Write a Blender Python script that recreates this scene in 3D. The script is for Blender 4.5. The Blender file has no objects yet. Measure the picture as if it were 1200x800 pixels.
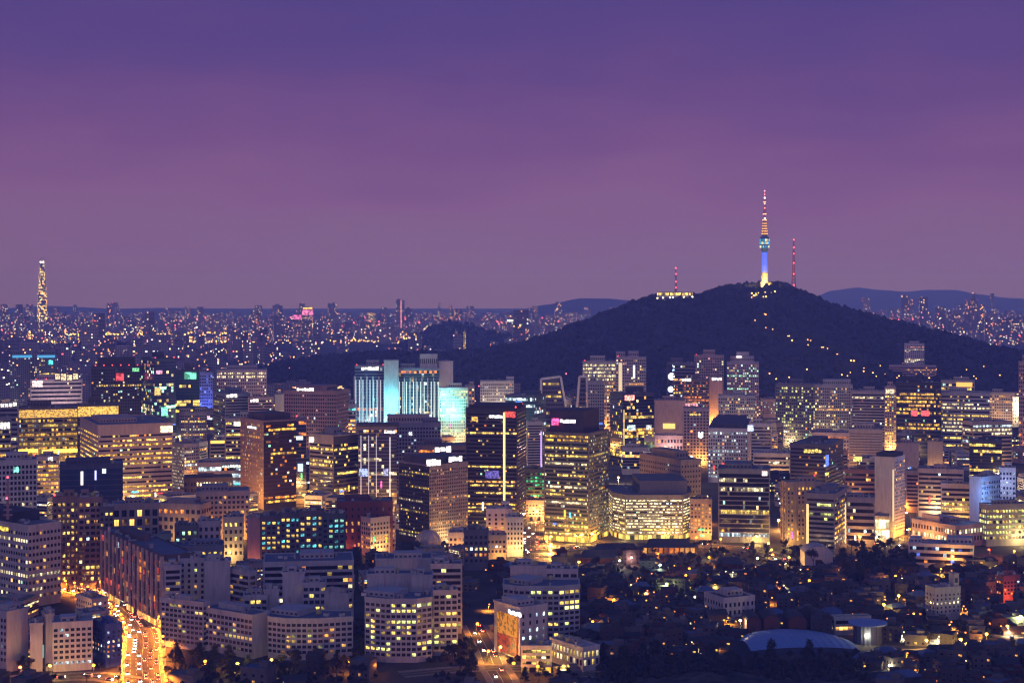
import bpy, math, random
from mathutils import Vector, Matrix, noise
random.seed(7)
R = random.Random(11)
scn = bpy.context.scene
col = scn.collection
FP = 1834.0          # focal length in photo pixels (photo 1200 wide)
CH = 220.0           # camera height over the city plain
HZ = 345.0           # horizon row in the photo

# ------------------------------------------------------------------ camera
cam_d = bpy.data.cameras.new('camera'); cam = bpy.data.objects.new('camera', cam_d); col.objects.link(cam)
cam.location = (0, 0, CH); cam.rotation_euler = (math.radians(90), 0, 0)
cam_d.sensor_width = 36.0; cam_d.lens = 36.0 * FP / 1200.0
cam_d.shift_y = (HZ - 400.0) / 1200.0
cam_d.clip_start = 1.0; cam_d.clip_end = 80000.0
scn.camera = cam

# ------------------------------------------------------------------ dusk sky
world = bpy.data.worlds.new('World'); scn.world = world; world.use_nodes = True
wn = world.node_tree.nodes; wl = world.node_tree.links; wn.clear()
wout = wn.new('ShaderNodeOutputWorld'); wbg = wn.new('ShaderNodeBackground')
wtc = wn.new('ShaderNodeTexCoord'); wsep = wn.new('ShaderNodeSeparateXYZ')
wl.new(wtc.outputs['Generated'], wsep.inputs[0])
def ramp(nodes, stops, interp='EASE'):
    r = nodes.new('ShaderNodeValToRGB'); e = r.color_ramp.elements
    r.color_ramp.interpolation = interp
    while len(e) < len(stops): e.new(0.5)
    for k, (p, c) in enumerate(stops):
        e[k].position = p; e[k].color = (*c, 1)
    return r
# the direction is bent a little by a stretched noise so that thin dusk cloud bands show
wmap = wn.new('ShaderNodeMapping'); wmap.inputs['Scale'].default_value = (3.2, 3.2, 13)
wl.new(wtc.outputs['Generated'], wmap.inputs[0])
wnoi = wn.new('ShaderNodeTexNoise'); wnoi.inputs['Scale'].default_value = 2.2; wnoi.inputs['Detail'].default_value = 4
wl.new(wmap.outputs[0], wnoi.inputs['Vector'])
wm1 = wn.new('ShaderNodeMath'); wm1.operation = 'MULTIPLY_ADD'; wm1.inputs[1].default_value = 0.085; 
wl.new(wnoi.outputs['Fac'], wm1.inputs[0])
wadd = wn.new('ShaderNodeMath'); wadd.operation = 'ADD'; wadd.inputs[1].default_value = -0.0425
wl.new(wsep.outputs['Z'], wm1.inputs[2]); wl.new(wm1.outputs[0], wadd.inputs[0])
SKY = [(0.0, (0.220, 0.120, 0.240)), (0.03, (0.212, 0.112, 0.240)), (0.06, (0.214, 0.098, 0.243)), (0.10, (0.168, 0.075, 0.232)), (0.145, (0.113, 0.059, 0.225)),
       (0.19, (0.083, 0.052, 0.225)), (0.40, (0.045, 0.055, 0.20)), (1.0, (0.033, 0.065, 0.22))]
wr = ramp(wn, SKY, 'LINEAR'); wl.new(wadd.outputs[0], wr.inputs[0])
# the afterglow: the sky behind the viewer (west) is brighter
wmr = wn.new('ShaderNodeMapRange'); wmr.interpolation_type = 'SMOOTHSTEP'
wmr.inputs['From Min'].default_value = 0.25; wmr.inputs['From Max'].default_value = -0.9
wmr.inputs['To Min'].default_value = 0.0; wmr.inputs['To Max'].default_value = 1.0
wl.new(wsep.outputs['Y'], wmr.inputs['Value'])
wgl = ramp(wn, [(0.0, (0.42, 0.28, 0.39)), (0.25, (0.14, 0.125, 0.26)), (0.7, (0.03, 0.035, 0.13)), (1.0, (0.0, 0.0, 0.0))], 'LINEAR')
wl.new(wsep.outputs['Z'], wgl.inputs[0])
wmx = wn.new('ShaderNodeMix'); wmx.data_type = 'RGBA'; wmx.blend_type = 'ADD'
wl.new(wmr.outputs[0], wmx.inputs['Factor']); wl.new(wr.outputs[0], wmx.inputs['A']); wl.new(wgl.outputs[0], wmx.inputs['B'])
wl.new(wmx.outputs['Result'], wbg.inputs['Color']); wbg.inputs['Strength'].default_value = 1.0
wl.new(wbg.outputs[0], wout.inputs[0])

# the last glow of the sun, low behind the viewer: one weak, very wide sun lamp
sun_d = bpy.data.lights.new('sun', 'SUN'); sun = bpy.data.objects.new('sun', sun_d); col.objects.link(sun)
sun_d.energy = 0.105; sun_d.color = (0.86, 0.74, 1.0); sun_d.angle = math.radians(40)
sun.rotation_euler = (math.radians(74), 0, math.radians(-12))

scn.view_settings.view_transform = 'Standard'; scn.view_settings.look = 'None'
scn.view_settings.exposure = 0.0; scn.view_settings.gamma = 1.0
scn.view_settings.use_curve_mapping = False
cy = scn.cycles
cy.use_denoising = True
cy.max_bounces = 4; cy.diffuse_bounces = 2; cy.glossy_bounces = 2; cy.volume_bounces = 2
cy.transmission_bounces = 2; cy.transparent_max_bounces = 4
cy.sample_clamp_indirect = 2.0; cy.caustics_reflective = False; cy.caustics_refractive = False
cy.use_light_tree = True; cy.filter_width = 1.3

# ------------------------------------------------------------------ pixel <-> place
def gx(px, Y): return (px - 600.0) / FP * Y
def gz(py, Y): return CH - (py - HZ) / FP * Y
def Yb(py): return CH * FP / (py - HZ)            # a point of the ground plain seen on photo row py
def G(px, py):
    Y = Yb(py); return (gx(px, Y), Y)

# ------------------------------------------------------------------ materials
MATS = {}
def new_mat(name):
    m = bpy.data.materials.new(name); m.use_nodes = True
    return m, m.node_tree.nodes, m.node_tree.links, m.node_tree.nodes['Principled BSDF']
def wall_mat(c, rough=0.75, vary=0.3, scale=0.12, metal=0.0):
    key = ('wall', tuple(round(x, 3) for x in c), rough, scale, metal)
    if key in MATS: return MATS[key]
    m, n, l, b = new_mat('wall')
    tc = n.new('ShaderNodeTexCoord')
    no = n.new('ShaderNodeTexNoise'); no.inputs['Scale'].default_value = scale; no.inputs['Detail'].default_value = 5
    no.inputs['Roughness'].default_value = 0.65
    mp = n.new('ShaderNodeMapping'); mp.inputs['Scale'].default_value = (1, 1, 0.35)
    l.new(tc.outputs['Object'], mp.inputs[0]); l.new(mp.outputs[0], no.inputs['Vector'])
    r = ramp(n, [(0.25, tuple(x * (1 - vary) for x in c)), (0.5, tuple(c)), (0.8, tuple(min(0.85, x * (1 + vary * 0.5)) for x in c))])
    l.new(no.outputs['Fac'], r.inputs[0])
    n2 = n.new('ShaderNodeTexNoise'); n2.inputs['Scale'].default_value = 0.9; n2.inputs['Detail'].default_value = 3; m2 = n.new('ShaderNodeMapping'); m2.inputs['Scale'].default_value = (1, 1, 0.12)
    l.new(tc.outputs['Object'], m2.inputs[0]); l.new(m2.outputs[0], n2.inputs['Vector'])      # rain streaks and grime
    r2 = ramp(n, [(0.35, (0.84,) * 3), (0.6, (1.0,) * 3)]); l.new(n2.outputs['Fac'], r2.inputs[0])
    mg = n.new('ShaderNodeMix'); mg.data_type = 'RGBA'; mg.blend_type = 'MULTIPLY'; mg.inputs['Factor'].default_value = 1
    l.new(r.outputs[0], mg.inputs['A']); l.new(r2.outputs[0], mg.inputs['B']); l.new(mg.outputs['Result'], b.inputs['Base Color'])
    b.inputs['Roughness'].default_value = rough; b.inputs['Metallic'].default_value = metal
    MATS[key] = m
    return m
def emit_mat(c, s, name='strip_glow'):
    key = ('emit', tuple(c), s)
    if key in MATS: return MATS[key]
    m, n, l, b = new_mat(name)
    b.inputs['Base Color'].default_value = (*[min(0.8, x) for x in c], 1)
    b.inputs['Emission Color'].default_value = (*c, 1); b.inputs['Emission Strength'].default_value = s
    m.cycles.emission_sampling = 'NONE'
    MATS[key] = m
    return m
def led_mat(c, s, scale=0.5, dark=0.25):
    """a lit sign or screen: bright strokes and darker gaps"""
    key = ('led', tuple(c), s, scale)
    if key in MATS: return MATS[key]
    m, n, l, b = new_mat('lit_sign')
    tc = n.new('ShaderNodeTexCoord'); no = n.new('ShaderNodeTexNoise'); no.inputs['Scale'].default_value = scale
    no.inputs['Detail'].default_value = 3
    l.new(tc.outputs['Object'], no.inputs['Vector'])
    r = ramp(n, [(0.42, (dark,) * 3), (0.54, (1, 1, 1))]); l.new(no.outputs['Fac'], r.inputs[0])
    mx = n.new('ShaderNodeMix'); mx.data_type = 'RGBA'; mx.blend_type = 'MULTIPLY'; mx.inputs['Factor'].default_value = 1
    l.new(r.outputs[0], mx.inputs['A']); mx.inputs['B'].default_value = (*c, 1)
    b.inputs['Base Color'].default_value = (0.05, 0.05, 0.05, 1)
    l.new(mx.outputs['Result'], b.inputs['Emission Color']); b.inputs['Emission Strength'].default_value = s
    m.cycles.emission_sampling = 'NONE'
    MATS[key] = m
    return m
def glass_mat(tint, key):
    """window glass; the colour attribute 'glow' says which panes have a lamp on behind them"""
    if ('glass', key) in MATS: return MATS[('glass', key)]
    m, n, l, b = new_mat('window_glass')
    at = n.new('ShaderNodeAttribute'); at.attribute_name = 'glow'
    tc = n.new('ShaderNodeTexCoord'); no = n.new('ShaderNodeTexNoise'); no.inputs['Scale'].default_value = 0.9; no.inputs['Detail'].default_value = 3
    l.new(tc.outputs['Object'], no.inputs['Vector'])
    r = ramp(n, [(0.3, (0.45,) * 3), (0.6, (1.15,) * 3)]); l.new(no.outputs['Fac'], r.inputs[0])
    mx = n.new('ShaderNodeMix'); mx.data_type = 'RGBA'; mx.blend_type = 'MULTIPLY'; mx.inputs['Factor'].default_value = 1
    l.new(at.outputs['Color'], mx.inputs['A']); l.new(r.outputs[0], mx.inputs['B'])
    l.new(mx.outputs['Result'], b.inputs['Emission Color']); b.inputs['Emission Strength'].default_value = 1.0
    b.inputs['Base Color'].default_value = (*tint, 1); b.inputs['Roughness'].default_value = 0.12
    b.inputs['Metallic'].default_value = 0.25
    m.cycles.emission_sampling = 'NONE'
    MATS[('glass', key)] = m
    return m
GL = {'dark': glass_mat((0.02, 0.02, 0.035), 'dark'), 'blue': glass_mat((0.04, 0.07, 0.16), 'blue'),
      'teal': glass_mat((0.04, 0.12, 0.16), 'teal'), 'brown': glass_mat((0.09, 0.05, 0.04), 'brown'),
      'green': glass_mat((0.06, 0.09, 0.06), 'green'), 'grey': glass_mat((0.10, 0.10, 0.14), 'grey')}
ROOF = {'grey': wall_mat((0.22, 0.22, 0.25), scale=0.2, vary=0.45), 'dark': wall_mat((0.08, 0.08, 0.10), scale=0.2, vary=0.4),
        'green': wall_mat((0.09, 0.20, 0.14), scale=0.2, vary=0.4), 'blue': wall_mat((0.13, 0.16, 0.24), scale=0.2, vary=0.4),
        'pale': wall_mat((0.38, 0.38, 0.42), scale=0.2, vary=0.35), 'red': wall_mat((0.30, 0.10, 0.07), scale=0.2, vary=0.4),
        'tile': wall_mat((0.06, 0.06, 0.075), scale=0.6, vary=0.5)}
def frame_mat(): return wall_mat((0.12, 0.12, 0.13), 0.5)
def tex_mat(name, c0, c1, scale, rough=0.95, detail=6):
    key = ('tex', name)
    if key in MATS: return MATS[key]
    m, n, l, b = new_mat(name)
    tc = n.new('ShaderNodeTexCoord'); no = n.new('ShaderNodeTexNoise'); no.inputs['Scale'].default_value = scale; no.inputs['Detail'].default_value = detail
    l.new(tc.outputs['Object'], no.inputs['Vector'])
    r = ramp(n, [(0.35, c0), (0.65, c1)]); l.new(no.outputs['Fac'], r.inputs[0]); l.new(r.outputs[0], b.inputs['Base Color'])
    b.inputs['Roughness'].default_value = rough
    MATS[key] = m
    return m
def far_mat(base, p, key):
    """far facades: a grid of windows, a few of them lit"""
    m, n, l, b = new_mat('far_facade')
    uv = n.new('ShaderNodeUVMap')
    oi = n.new('ShaderNodeObjectInfo')
    sc = n.new('ShaderNodeVectorMath'); sc.operation = 'MULTIPLY'; sc.inputs[1].default_value = (1 / 5.0, 1 / 4.5, 1)
    l.new(uv.outputs[0], sc.inputs[0])
    fl = n.new('ShaderNodeVectorMath'); fl.operation = 'FLOOR'; l.new(sc.outputs[0], fl.inputs[0])
    ad = n.new('ShaderNodeVectorMath'); ad.operation = 'ADD'; l.new(fl.outputs[0], ad.inputs[0])
    mu = n.new('ShaderNodeMath'); mu.operation = 'MULTIPLY'; mu.inputs[1].default_value = 977; l.new(oi.outputs['Random'], mu.inputs[0])
    l.new(mu.outputs[0], ad.inputs[1])
    w = n.new('ShaderNodeTexWhiteNoise'); w.noise_dimensions = '3D'; l.new(ad.outputs[0], w.inputs['Vector'])
    gt = n.new('ShaderNodeMath'); gt.operation = 'GREATER_THAN'; gt.inputs[1].default_value = 1 - p; l.new(w.outputs['Value'], gt.inputs[0])
    fr = n.new('ShaderNodeVectorMath'); fr.operation = 'FRACTION'; l.new(sc.outputs[0], fr.inputs[0])
    sp = n.new('ShaderNodeSeparateXYZ'); l.new(fr.outputs[0], sp.inputs[0])
    def inside(out, a, c):
        x = n.new('ShaderNodeMath'); x.operation = 'GREATER_THAN'; x.inputs[1].default_value = a; l.new(out, x.inputs[0])
        y = n.new('ShaderNodeMath'); y.operation = 'LESS_THAN'; y.inputs[1].default_value = c; l.new(out, y.inputs[0])
        z = n.new('ShaderNodeMath'); z.operation = 'MULTIPLY'; l.new(x.outputs[0], z.inputs[0]); l.new(y.outputs[0], z.inputs[1])
        return z
    ix = inside(sp.outputs['X'], 0.12, 0.88); iy = inside(sp.outputs['Y'], 0.22, 0.86)
    win = n.new('ShaderNodeMath'); win.operation = 'MULTIPLY'; l.new(ix.outputs[0], win.inputs[0]); l.new(iy.outputs[0], win.inputs[1])
    lit = n.new('ShaderNodeMath'); lit.operation = 'MULTIPLY'; l.new(win.outputs[0], lit.inputs[0]); l.new(gt.outputs[0], lit.inputs[1])
    cr = ramp(n, [(0.0, (1.0, 0.10, 0.14)), (0.14, (1.0, 0.30, 0.08)), (0.4, (1.0, 0.55, 0.16)), (0.65, (1.0, 0.85, 0.6)), (0.85, (0.65, 0.85, 1.0)), (1.0, (1.0, 0.25, 0.6))], 'LINEAR')
    sc2 = n.new('ShaderNodeSeparateColor'); l.new(w.outputs['Color'], sc2.inputs[0]); l.new(sc2.outputs[1], cr.inputs[0])
    bc = n.new('ShaderNodeMix'); bc.data_type = 'RGBA'; bc.inputs['A'].default_value = (*base, 1); bc.inputs['B'].default_value = (0.04, 0.04, 0.06, 1)
    l.new(win.outputs[0], bc.inputs['Factor']); l.new(bc.outputs['Result'], b.inputs['Base Color'])
    l.new(cr.outputs[0], b.inputs['Emission Color'])
    pw = n.new('ShaderNodeMath'); pw.operation = 'MULTIPLY'; pw.inputs[1].default_value = 5.0
    l.new(sc2.outputs[2], pw.inputs[0])
    es = n.new('ShaderNodeMath'); es.operation = 'MULTIPLY'; l.new(pw.outputs[0], es.inputs[0]); l.new(lit.outputs[0], es.inputs[1])
    l.new(es.outputs[0], b.inputs['Emission Strength'])
    m.cycles.emission_sampling = 'NONE'
    return m
FAR = [far_mat((0.36, 0.33, 0.38), 0.05, 0), far_mat((0.24, 0.22, 0.28), 0.08, 1), far_mat((0.44, 0.39, 0.40), 0.035, 2), far_mat((0.28, 0.28, 0.36), 0.10, 3)]

# ------------------------------------------------------------------ mesh building
class MB:
    def __init__(s): s.v = []; s.f = []; s.m = []; s.g = []; s.uv = None
    def face(s, pts, m=0, g=None):
        i = len(s.v); s.v += [tuple(p) for p in pts]; s.f.append(tuple(range(i, i + len(pts)))); s.m.append(m); s.g.append(g)
    def prism(s, poly, z0, z1, m=0, mt=None):
        n = len(poly); i = len(s.v)
        s.v += [(x, y, z0) for x, y in poly] + [(x, y, z1) for x, y in poly]
        for k in range(n):
            j = (k + 1) % n
            s.f.append((i + k, i + j, i + n + j, i + n + k)); s.m.append(m); s.g.append(None)
        s.f.append(tuple(i + n + k for k in range(n))); s.m.append(m if mt is None else mt); s.g.append(None)
        s.f.append(tuple(i + k for k in reversed(range(n)))); s.m.append(m); s.g.append(None)
    def box(s, x0, x1, y0, y1, z0, z1, m=0): s.prism([(x0, y0), (x1, y0), (x1, y1), (x0, y1)], z0, z1, m)
    def edgebox(s, p0, p1, u0, u1, n0, n1, z0, z1, m=0):
        p0 = Vector(p0); p1 = Vector(p1); d = (p1 - p0).normalized(); nn = Vector((d.y, -d.x))
        a = p0 + d * u0 + nn * n1; b = p0 + d * u1 + nn * n1; c = p0 + d * u1 + nn * n0; e = p0 + d * u0 + nn * n0
        s.prism([tuple(a), tuple(b), tuple(c), tuple(e)], z0, z1, m)
    def bar(s, a, b, r, n=4, m=0, r2=None):
        a = Vector(a); b = Vector(b); d = (b - a); r2 = r if r2 is None else r2
        if d.length < 1e-6: return
        d.normalize(); up = Vector((0, 0, 1)) if abs(d.z) < 0.9 else Vector((1, 0, 0))
        x = d.cross(up).normalized(); y = d.cross(x)
        i = len(s.v)
        for p, rr in ((a, r), (b, r2)):
            for k in range(n):
                t = 2 * math.pi * (k + 0.5) / n; s.v.append(tuple(p + (x * math.cos(t) + y * math.sin(t)) * rr))
        for k in range(n):
            j = (k + 1) % n; s.f.append((i + k, i + n + k, i + n + j, i + j)); s.m.append(m); s.g.append(None)
        s.f.append(tuple(i + k for k in range(n))); s.m.append(m); s.g.append(None)
        s.f.append(tuple(i + n + k for k in reversed(range(n)))); s.m.append(m); s.g.append(None)
    def lathe(s, prof, n=16, cx=0, cy=0, m=0, g=None):
        i = len(s.v)
        for r, z in prof:
            for k in range(n):
                t = 2 * math.pi * k / n; s.v.append((cx + r * math.cos(t), cy + r * math.sin(t), z))
        for q in range(len(prof) - 1):
            for k in range(n):
                j = (k + 1) % n
                s.f.append((i + q * n + k, i + q * n + j, i + (q + 1) * n + j, i + (q + 1) * n + k)); s.m.append(m); s.g.append(g)
        s.f.append(tuple(i + (len(prof) - 1) * n + k for k in range(n))); s.m.append(m); s.g.append(g)
    def ball(s, c, r, n=8, k=5, m=0, squash=1.0):
        s.lathe([(max(0.02 * r, r * math.sin(math.pi * q / k)), c[2] - r * squash * math.cos(math.pi * q / k)) for q in range(k + 1)], n, c[0], c[1], m)
    def mesh(s, name, mats):
        me = bpy.data.meshes.new(name); me.from_pydata(s.v, [], s.f)
        for mt in (mats if isinstance(mats, (list, tuple)) else [mats]): me.materials.append(mt)
        if any(s.m): me.polygons.foreach_set('material_index', s.m)
        if any(g is not None for g in s.g):
            a = me.attributes.new('glow', 'FLOAT_COLOR', 'FACE'); dat = []
            for g in s.g: dat += [*(g or (0, 0, 0)), 1.0]
            a.data.foreach_set('color', dat)
        if s.uv is not None:
            u = me.uv_layers.new(name='UVMap'); u.data.foreach_set('uv', s.uv)
        return me
    def build(s, name, mats, parent=None, loc=None):
        return link(name, s.mesh(name, mats), parent, loc)
def link(name, me, parent=None, loc=None):
    o = bpy.data.objects.new(name, me); col.objects.link(o)
    if parent is not None: o.parent = parent
    if loc is not None: o.location = loc
    return o
def tag(o, label=None, cat=None, group=None, kind=None):
    if label: o['label'] = label
    if cat: o['category'] = cat
    if group: o['group'] = group
    if kind: o['kind'] = kind
    return o
def thing(name, label, cat, loc=(0, 0, 0), rz=0.0, group=None):
    o = bpy.data.objects.new(name, None); col.objects.link(o); o.empty_display_size = 1
    o.location = loc; o.rotation_euler = (0, 0, rz)
    return tag(o, label, cat, group)
KIDS = {}
def copy_tree(o, parent=None, top=True):
    c = o.copy(); col.objects.link(c)
    if parent is not None: c.parent = parent
    if o.name not in KIDS or top: KIDS[o.name] = list(o.children)
    for ch in KIDS[o.name]: copy_tree(ch, c, False)
    return c
def offset(poly, d):
    n = len(poly); out = []
    for k in range(n):
        p0 = Vector(poly[k - 1]); p1 = Vector(poly[k]); p2 = Vector(poly[(k + 1) % n])
        a = (p1 - p0).normalized(); b = (p2 - p1).normalized()
        na = Vector((a.y, -a.x)); nb = Vector((b.y, -b.x)); h = na + nb
        h = h / max(0.4, h.dot(na)) if h.length > 1e-6 else na
        out.append(tuple(p1 + h * d))
    return out
PAL = {'warm': (1.0, 0.46, 0.10), 'yellow': (1.0, 0.66, 0.13), 'gold': (1.0, 0.52, 0.06), 'white': (1.0, 0.82, 0.46), 'cool': (0.66, 0.86, 1.0), 'lime': (0.86, 0.92, 0.26),
       'orange': (1.0, 0.28, 0.03), 'pink': (1.0, 0.45, 0.45), 'blue': (0.12, 0.2, 1.0), 'cyan': (0.15, 0.85, 1.0), 'mint': (0.45, 1.0, 0.7)}
def glow_col(pal, s):
    p = pal if not isinstance(pal, (list, tuple)) or isinstance(pal[0], (int, float)) else R.choice(pal)
    c = PAL[p] if isinstance(p, str) else p
    k = s * R.choice((0.15, 0.3, 0.5, 0.7, 0.9, 1.1, 1.4, 2.0)); t = R.uniform(-0.06, 0.06)
    return (c[0] * k, c[1] * k * (1 + t), c[2] * k * (1 + 2 * t))
# ------------------------------------------------------------------ buildings
OCC = []            # (x, y, r) of what stands already
def box_px(x0, xc, x1, Y, th=None, dep=None):
    """footprint of a block whose nearest corner stands at column xc and depth Y and whose faces end at columns x0 and x1"""
    if xc is None or xc <= x0 or xc >= x1:
        a0 = gx(x0, Y); a1 = gx(x1, Y); w = a1 - a0
        th = math.radians(th) if th is not None else -math.atan(((x0 + x1) / 2 - 600) / FP)
        c, s = math.cos(th), math.sin(th); k = (x1 - 600) / FP
        C = Vector((a0, Y)); wr = (k * Y - a0) / (c - k * s)
        d = dep or max(14, min(38, 0.6 * w)); r = Vector((c, s)) * wr; q = Vector((-s, c)) * d
        return [tuple(p) for p in (C, C + r, C + r + q, C + q)]
    l, r = xc - x0, x1 - xc
    t = math.radians(th) if th is not None else math.atan2(l, r)
    t = max(math.radians(8), min(math.radians(82), t))
    c, s = math.cos(t), math.sin(t); k0 = (x0 - 600) / FP; k1 = (x1 - 600) / FP
    X = gx(xc, Y)
    wr = (k1 * Y - X) / (c - k1 * s); wl = (X - k0 * Y) / (s + k0 * c)
    wr = max(4, min(160, wr)); wl = max(4, min(160, wl if wl > 0 else 60))
    C = Vector((X, Y)); r = Vector((c, s)) * wr; q = Vector((-s, c)) * wl
    return [tuple(p) for p in (C, C + r, C + r + q, C + q)]
def plamp(x, y, z, c=(1, 0.55, 0.2), w=3000, parent=None, r=0.8, name='lamp_or_fill_light'):
    d = bpy.data.lights.new(name, 'POINT'); d.energy = w; d.color = c; d.shadow_soft_size = r
    o = bpy.data.objects.new(name, d); col.objects.link(o); o.location = (x, y, z)
    if parent is not None: o.parent = parent
    return o
def slamp(x, y, z, c=(1, 0.55, 0.2), w=3000, parent=None, r=0.5, name='lamp_or_fill_light'):
    d = bpy.data.lights.new(name, 'SPOT'); d.energy = w; d.color = c; d.shadow_soft_size = r; d.spot_size = math.radians(150); d.spot_blend = 0.5
    o = bpy.data.objects.new(name, d); col.objects.link(o); o.location = (x, y, z)
    return o
WIN = {}
def window_mesh(glass, pal, s, v):
    key = (glass, str(pal), round(s, 2), v)
    if key in WIN: return WIN[key]
    mb = MB(); g = None if pal is None else glow_col(pal, s); g2 = None if pal is None else (g if R.random() < 0.6 else tuple(x * 0.5 for x in g))
    g = g or (0, 0, 0); g2 = g2 or (0, 0, 0)
    mb.box(-0.5, 0.5, -0.06, 0.0, 0, 1, 1)                       # frame
    for a, b, gg in ((-0.44, -0.02, g), (0.02, 0.44, g2)):
        zz = R.choice((.4, .55, .7)); lo, up = R.choice(((1, .25), (.4, 1.1), (.75, 1.2), (.8, 1.2), (1, 1)))
        mb.face([(a, -0.09, 0.06), (b, -0.09, 0.06), (b, -0.09, zz), (a, -0.09, zz)], 0, tuple(x * lo for x in gg))
        mb.face([(a, -0.09, zz), (b, -0.09, zz), (b, -0.09, 0.94), (a, -0.09, 0.94)], 0, tuple(x * up for x in gg))
    WIN[key] = mb.mesh('window', [GL[glass], frame_mat()])
    return WIN[key]
def aim_u(p0, p1, px):
    """where the sight line of photo column px meets the wall line p0-p1: distance along it, and the depth there"""
    k = (px - 600) / FP; d = Vector(p1) - Vector(p0); L = d.length; d /= L
    den = d.x - k * d.y
    if abs(den) < 1e-6: return L / 2, p0[1]
    u = (k * p0[1] - p0[0]) / den
    return u, p0[1] + d.y * u
ROOFBITS = {}
def roof_bit(kind):
    if kind in ROOFBITS: return ROOFBITS[kind]
    mb = MB()
    if kind == 'air_conditioner':
        mb.box(-1.6, 1.6, -1.1, 1.1, 0.3, 2.1, 0); mb.lathe([(0.8, 2.1), (0.8, 2.35)], 10, -0.0, 0, 1)
        for sx in (-1.3, 1.3): mb.box(sx - 0.1, sx + 0.1, -1, 1, 0, 0.3, 1)
        me = mb.mesh(kind, [wall_mat((0.5, 0.5, 0.52)), wall_mat((0.1, 0.1, 0.1))])
    elif kind == 'water_tank':
        mb.lathe([(1.5, 0.6), (1.6, 2.8), (1.0, 3.3), (0.2, 3.4)], 12, 0, 0, 0)
        for a in range(4): mb.bar((math.cos(a * 1.57) * 1.1, math.sin(a * 1.57) * 1.1, 0), (math.cos(a * 1.57) * 1.1, math.sin(a * 1.57) * 1.1, 0.7), 0.12, 4, 1)
        me = mb.mesh(kind, [wall_mat((0.45, 0.42, 0.2)), wall_mat((0.1, 0.1, 0.1))])
    elif kind == 'duct':
        mb.box(-3.4, 3.4, -.5, .5, .4, 1.3); mb.box(2.6, 3.4, .5, 3.2, .4, 1.3); mb.box(-3.4, -2.4, -.6, .6, 0, .4); mb.box(2.0, 3.0, -.6, .4, 0, .4); mb.lathe([(.5, 1.3), (.5, 2.6), (.8, 2.7), (.8, 3.0)], 8, -2.6, 0)
        me = mb.mesh(kind, [wall_mat((0.4, 0.41, 0.43), .45)])
    elif kind == 'stair_head':
        mb.box(-1.8, 1.8, -1.4, 1.4, 0, 2.7); mb.box(-2.0, 2.0, -1.6, 1.6, 2.7, 2.95); mb.box(-.5, .5, -1.48, -1.4, 0, 2.0, 1)
        me = mb.mesh(kind, [wall_mat((0.34, 0.32, 0.34)), wall_mat((0.07, 0.07, 0.08))])
    elif kind == 'railing':
        for q in range(7): mb.bar((-4.5 + 1.5 * q, 0, 0), (-4.5 + 1.5 * q, 0, 1.5), .07, 4)
        for z in (.7, 1.5): mb.bar((-4.5, 0, z), (4.5, 0, z), .07, 4)
        me = mb.mesh(kind, [wall_mat((0.5, 0.5, 0.52))])
    else:
        mb.bar((0, 0, 0), (0, 0, 9), 0.16, 5, 0, 0.06)
        for z in (4, 6, 7.5): mb.bar((-0.9, 0, z), (0.9, 0, z), 0.07, 4)
        me = mb.mesh(kind, [wall_mat((0.5, 0.1, 0.08))])
    ROOFBITS[kind] = me
    return me
def warn_mesh():
    if 'w' in ROOFBITS: return ROOFBITS['w']
    mb = MB(); mb.bar((0, 0, 0), (0, 0, 1.6), 0.12, 4, 1); mb.ball((0, 0, 2.0), 0.75, 8, 5, 0)
    ROOFBITS['w'] = mb.mesh('warning_light', [emit_mat((1.0, 0.06, 0.06), 5.0, 'red_beacon'), wall_mat((0.1, 0.1, 0.1))])
    return ROOFBITS['w']
NB = [0]
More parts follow.
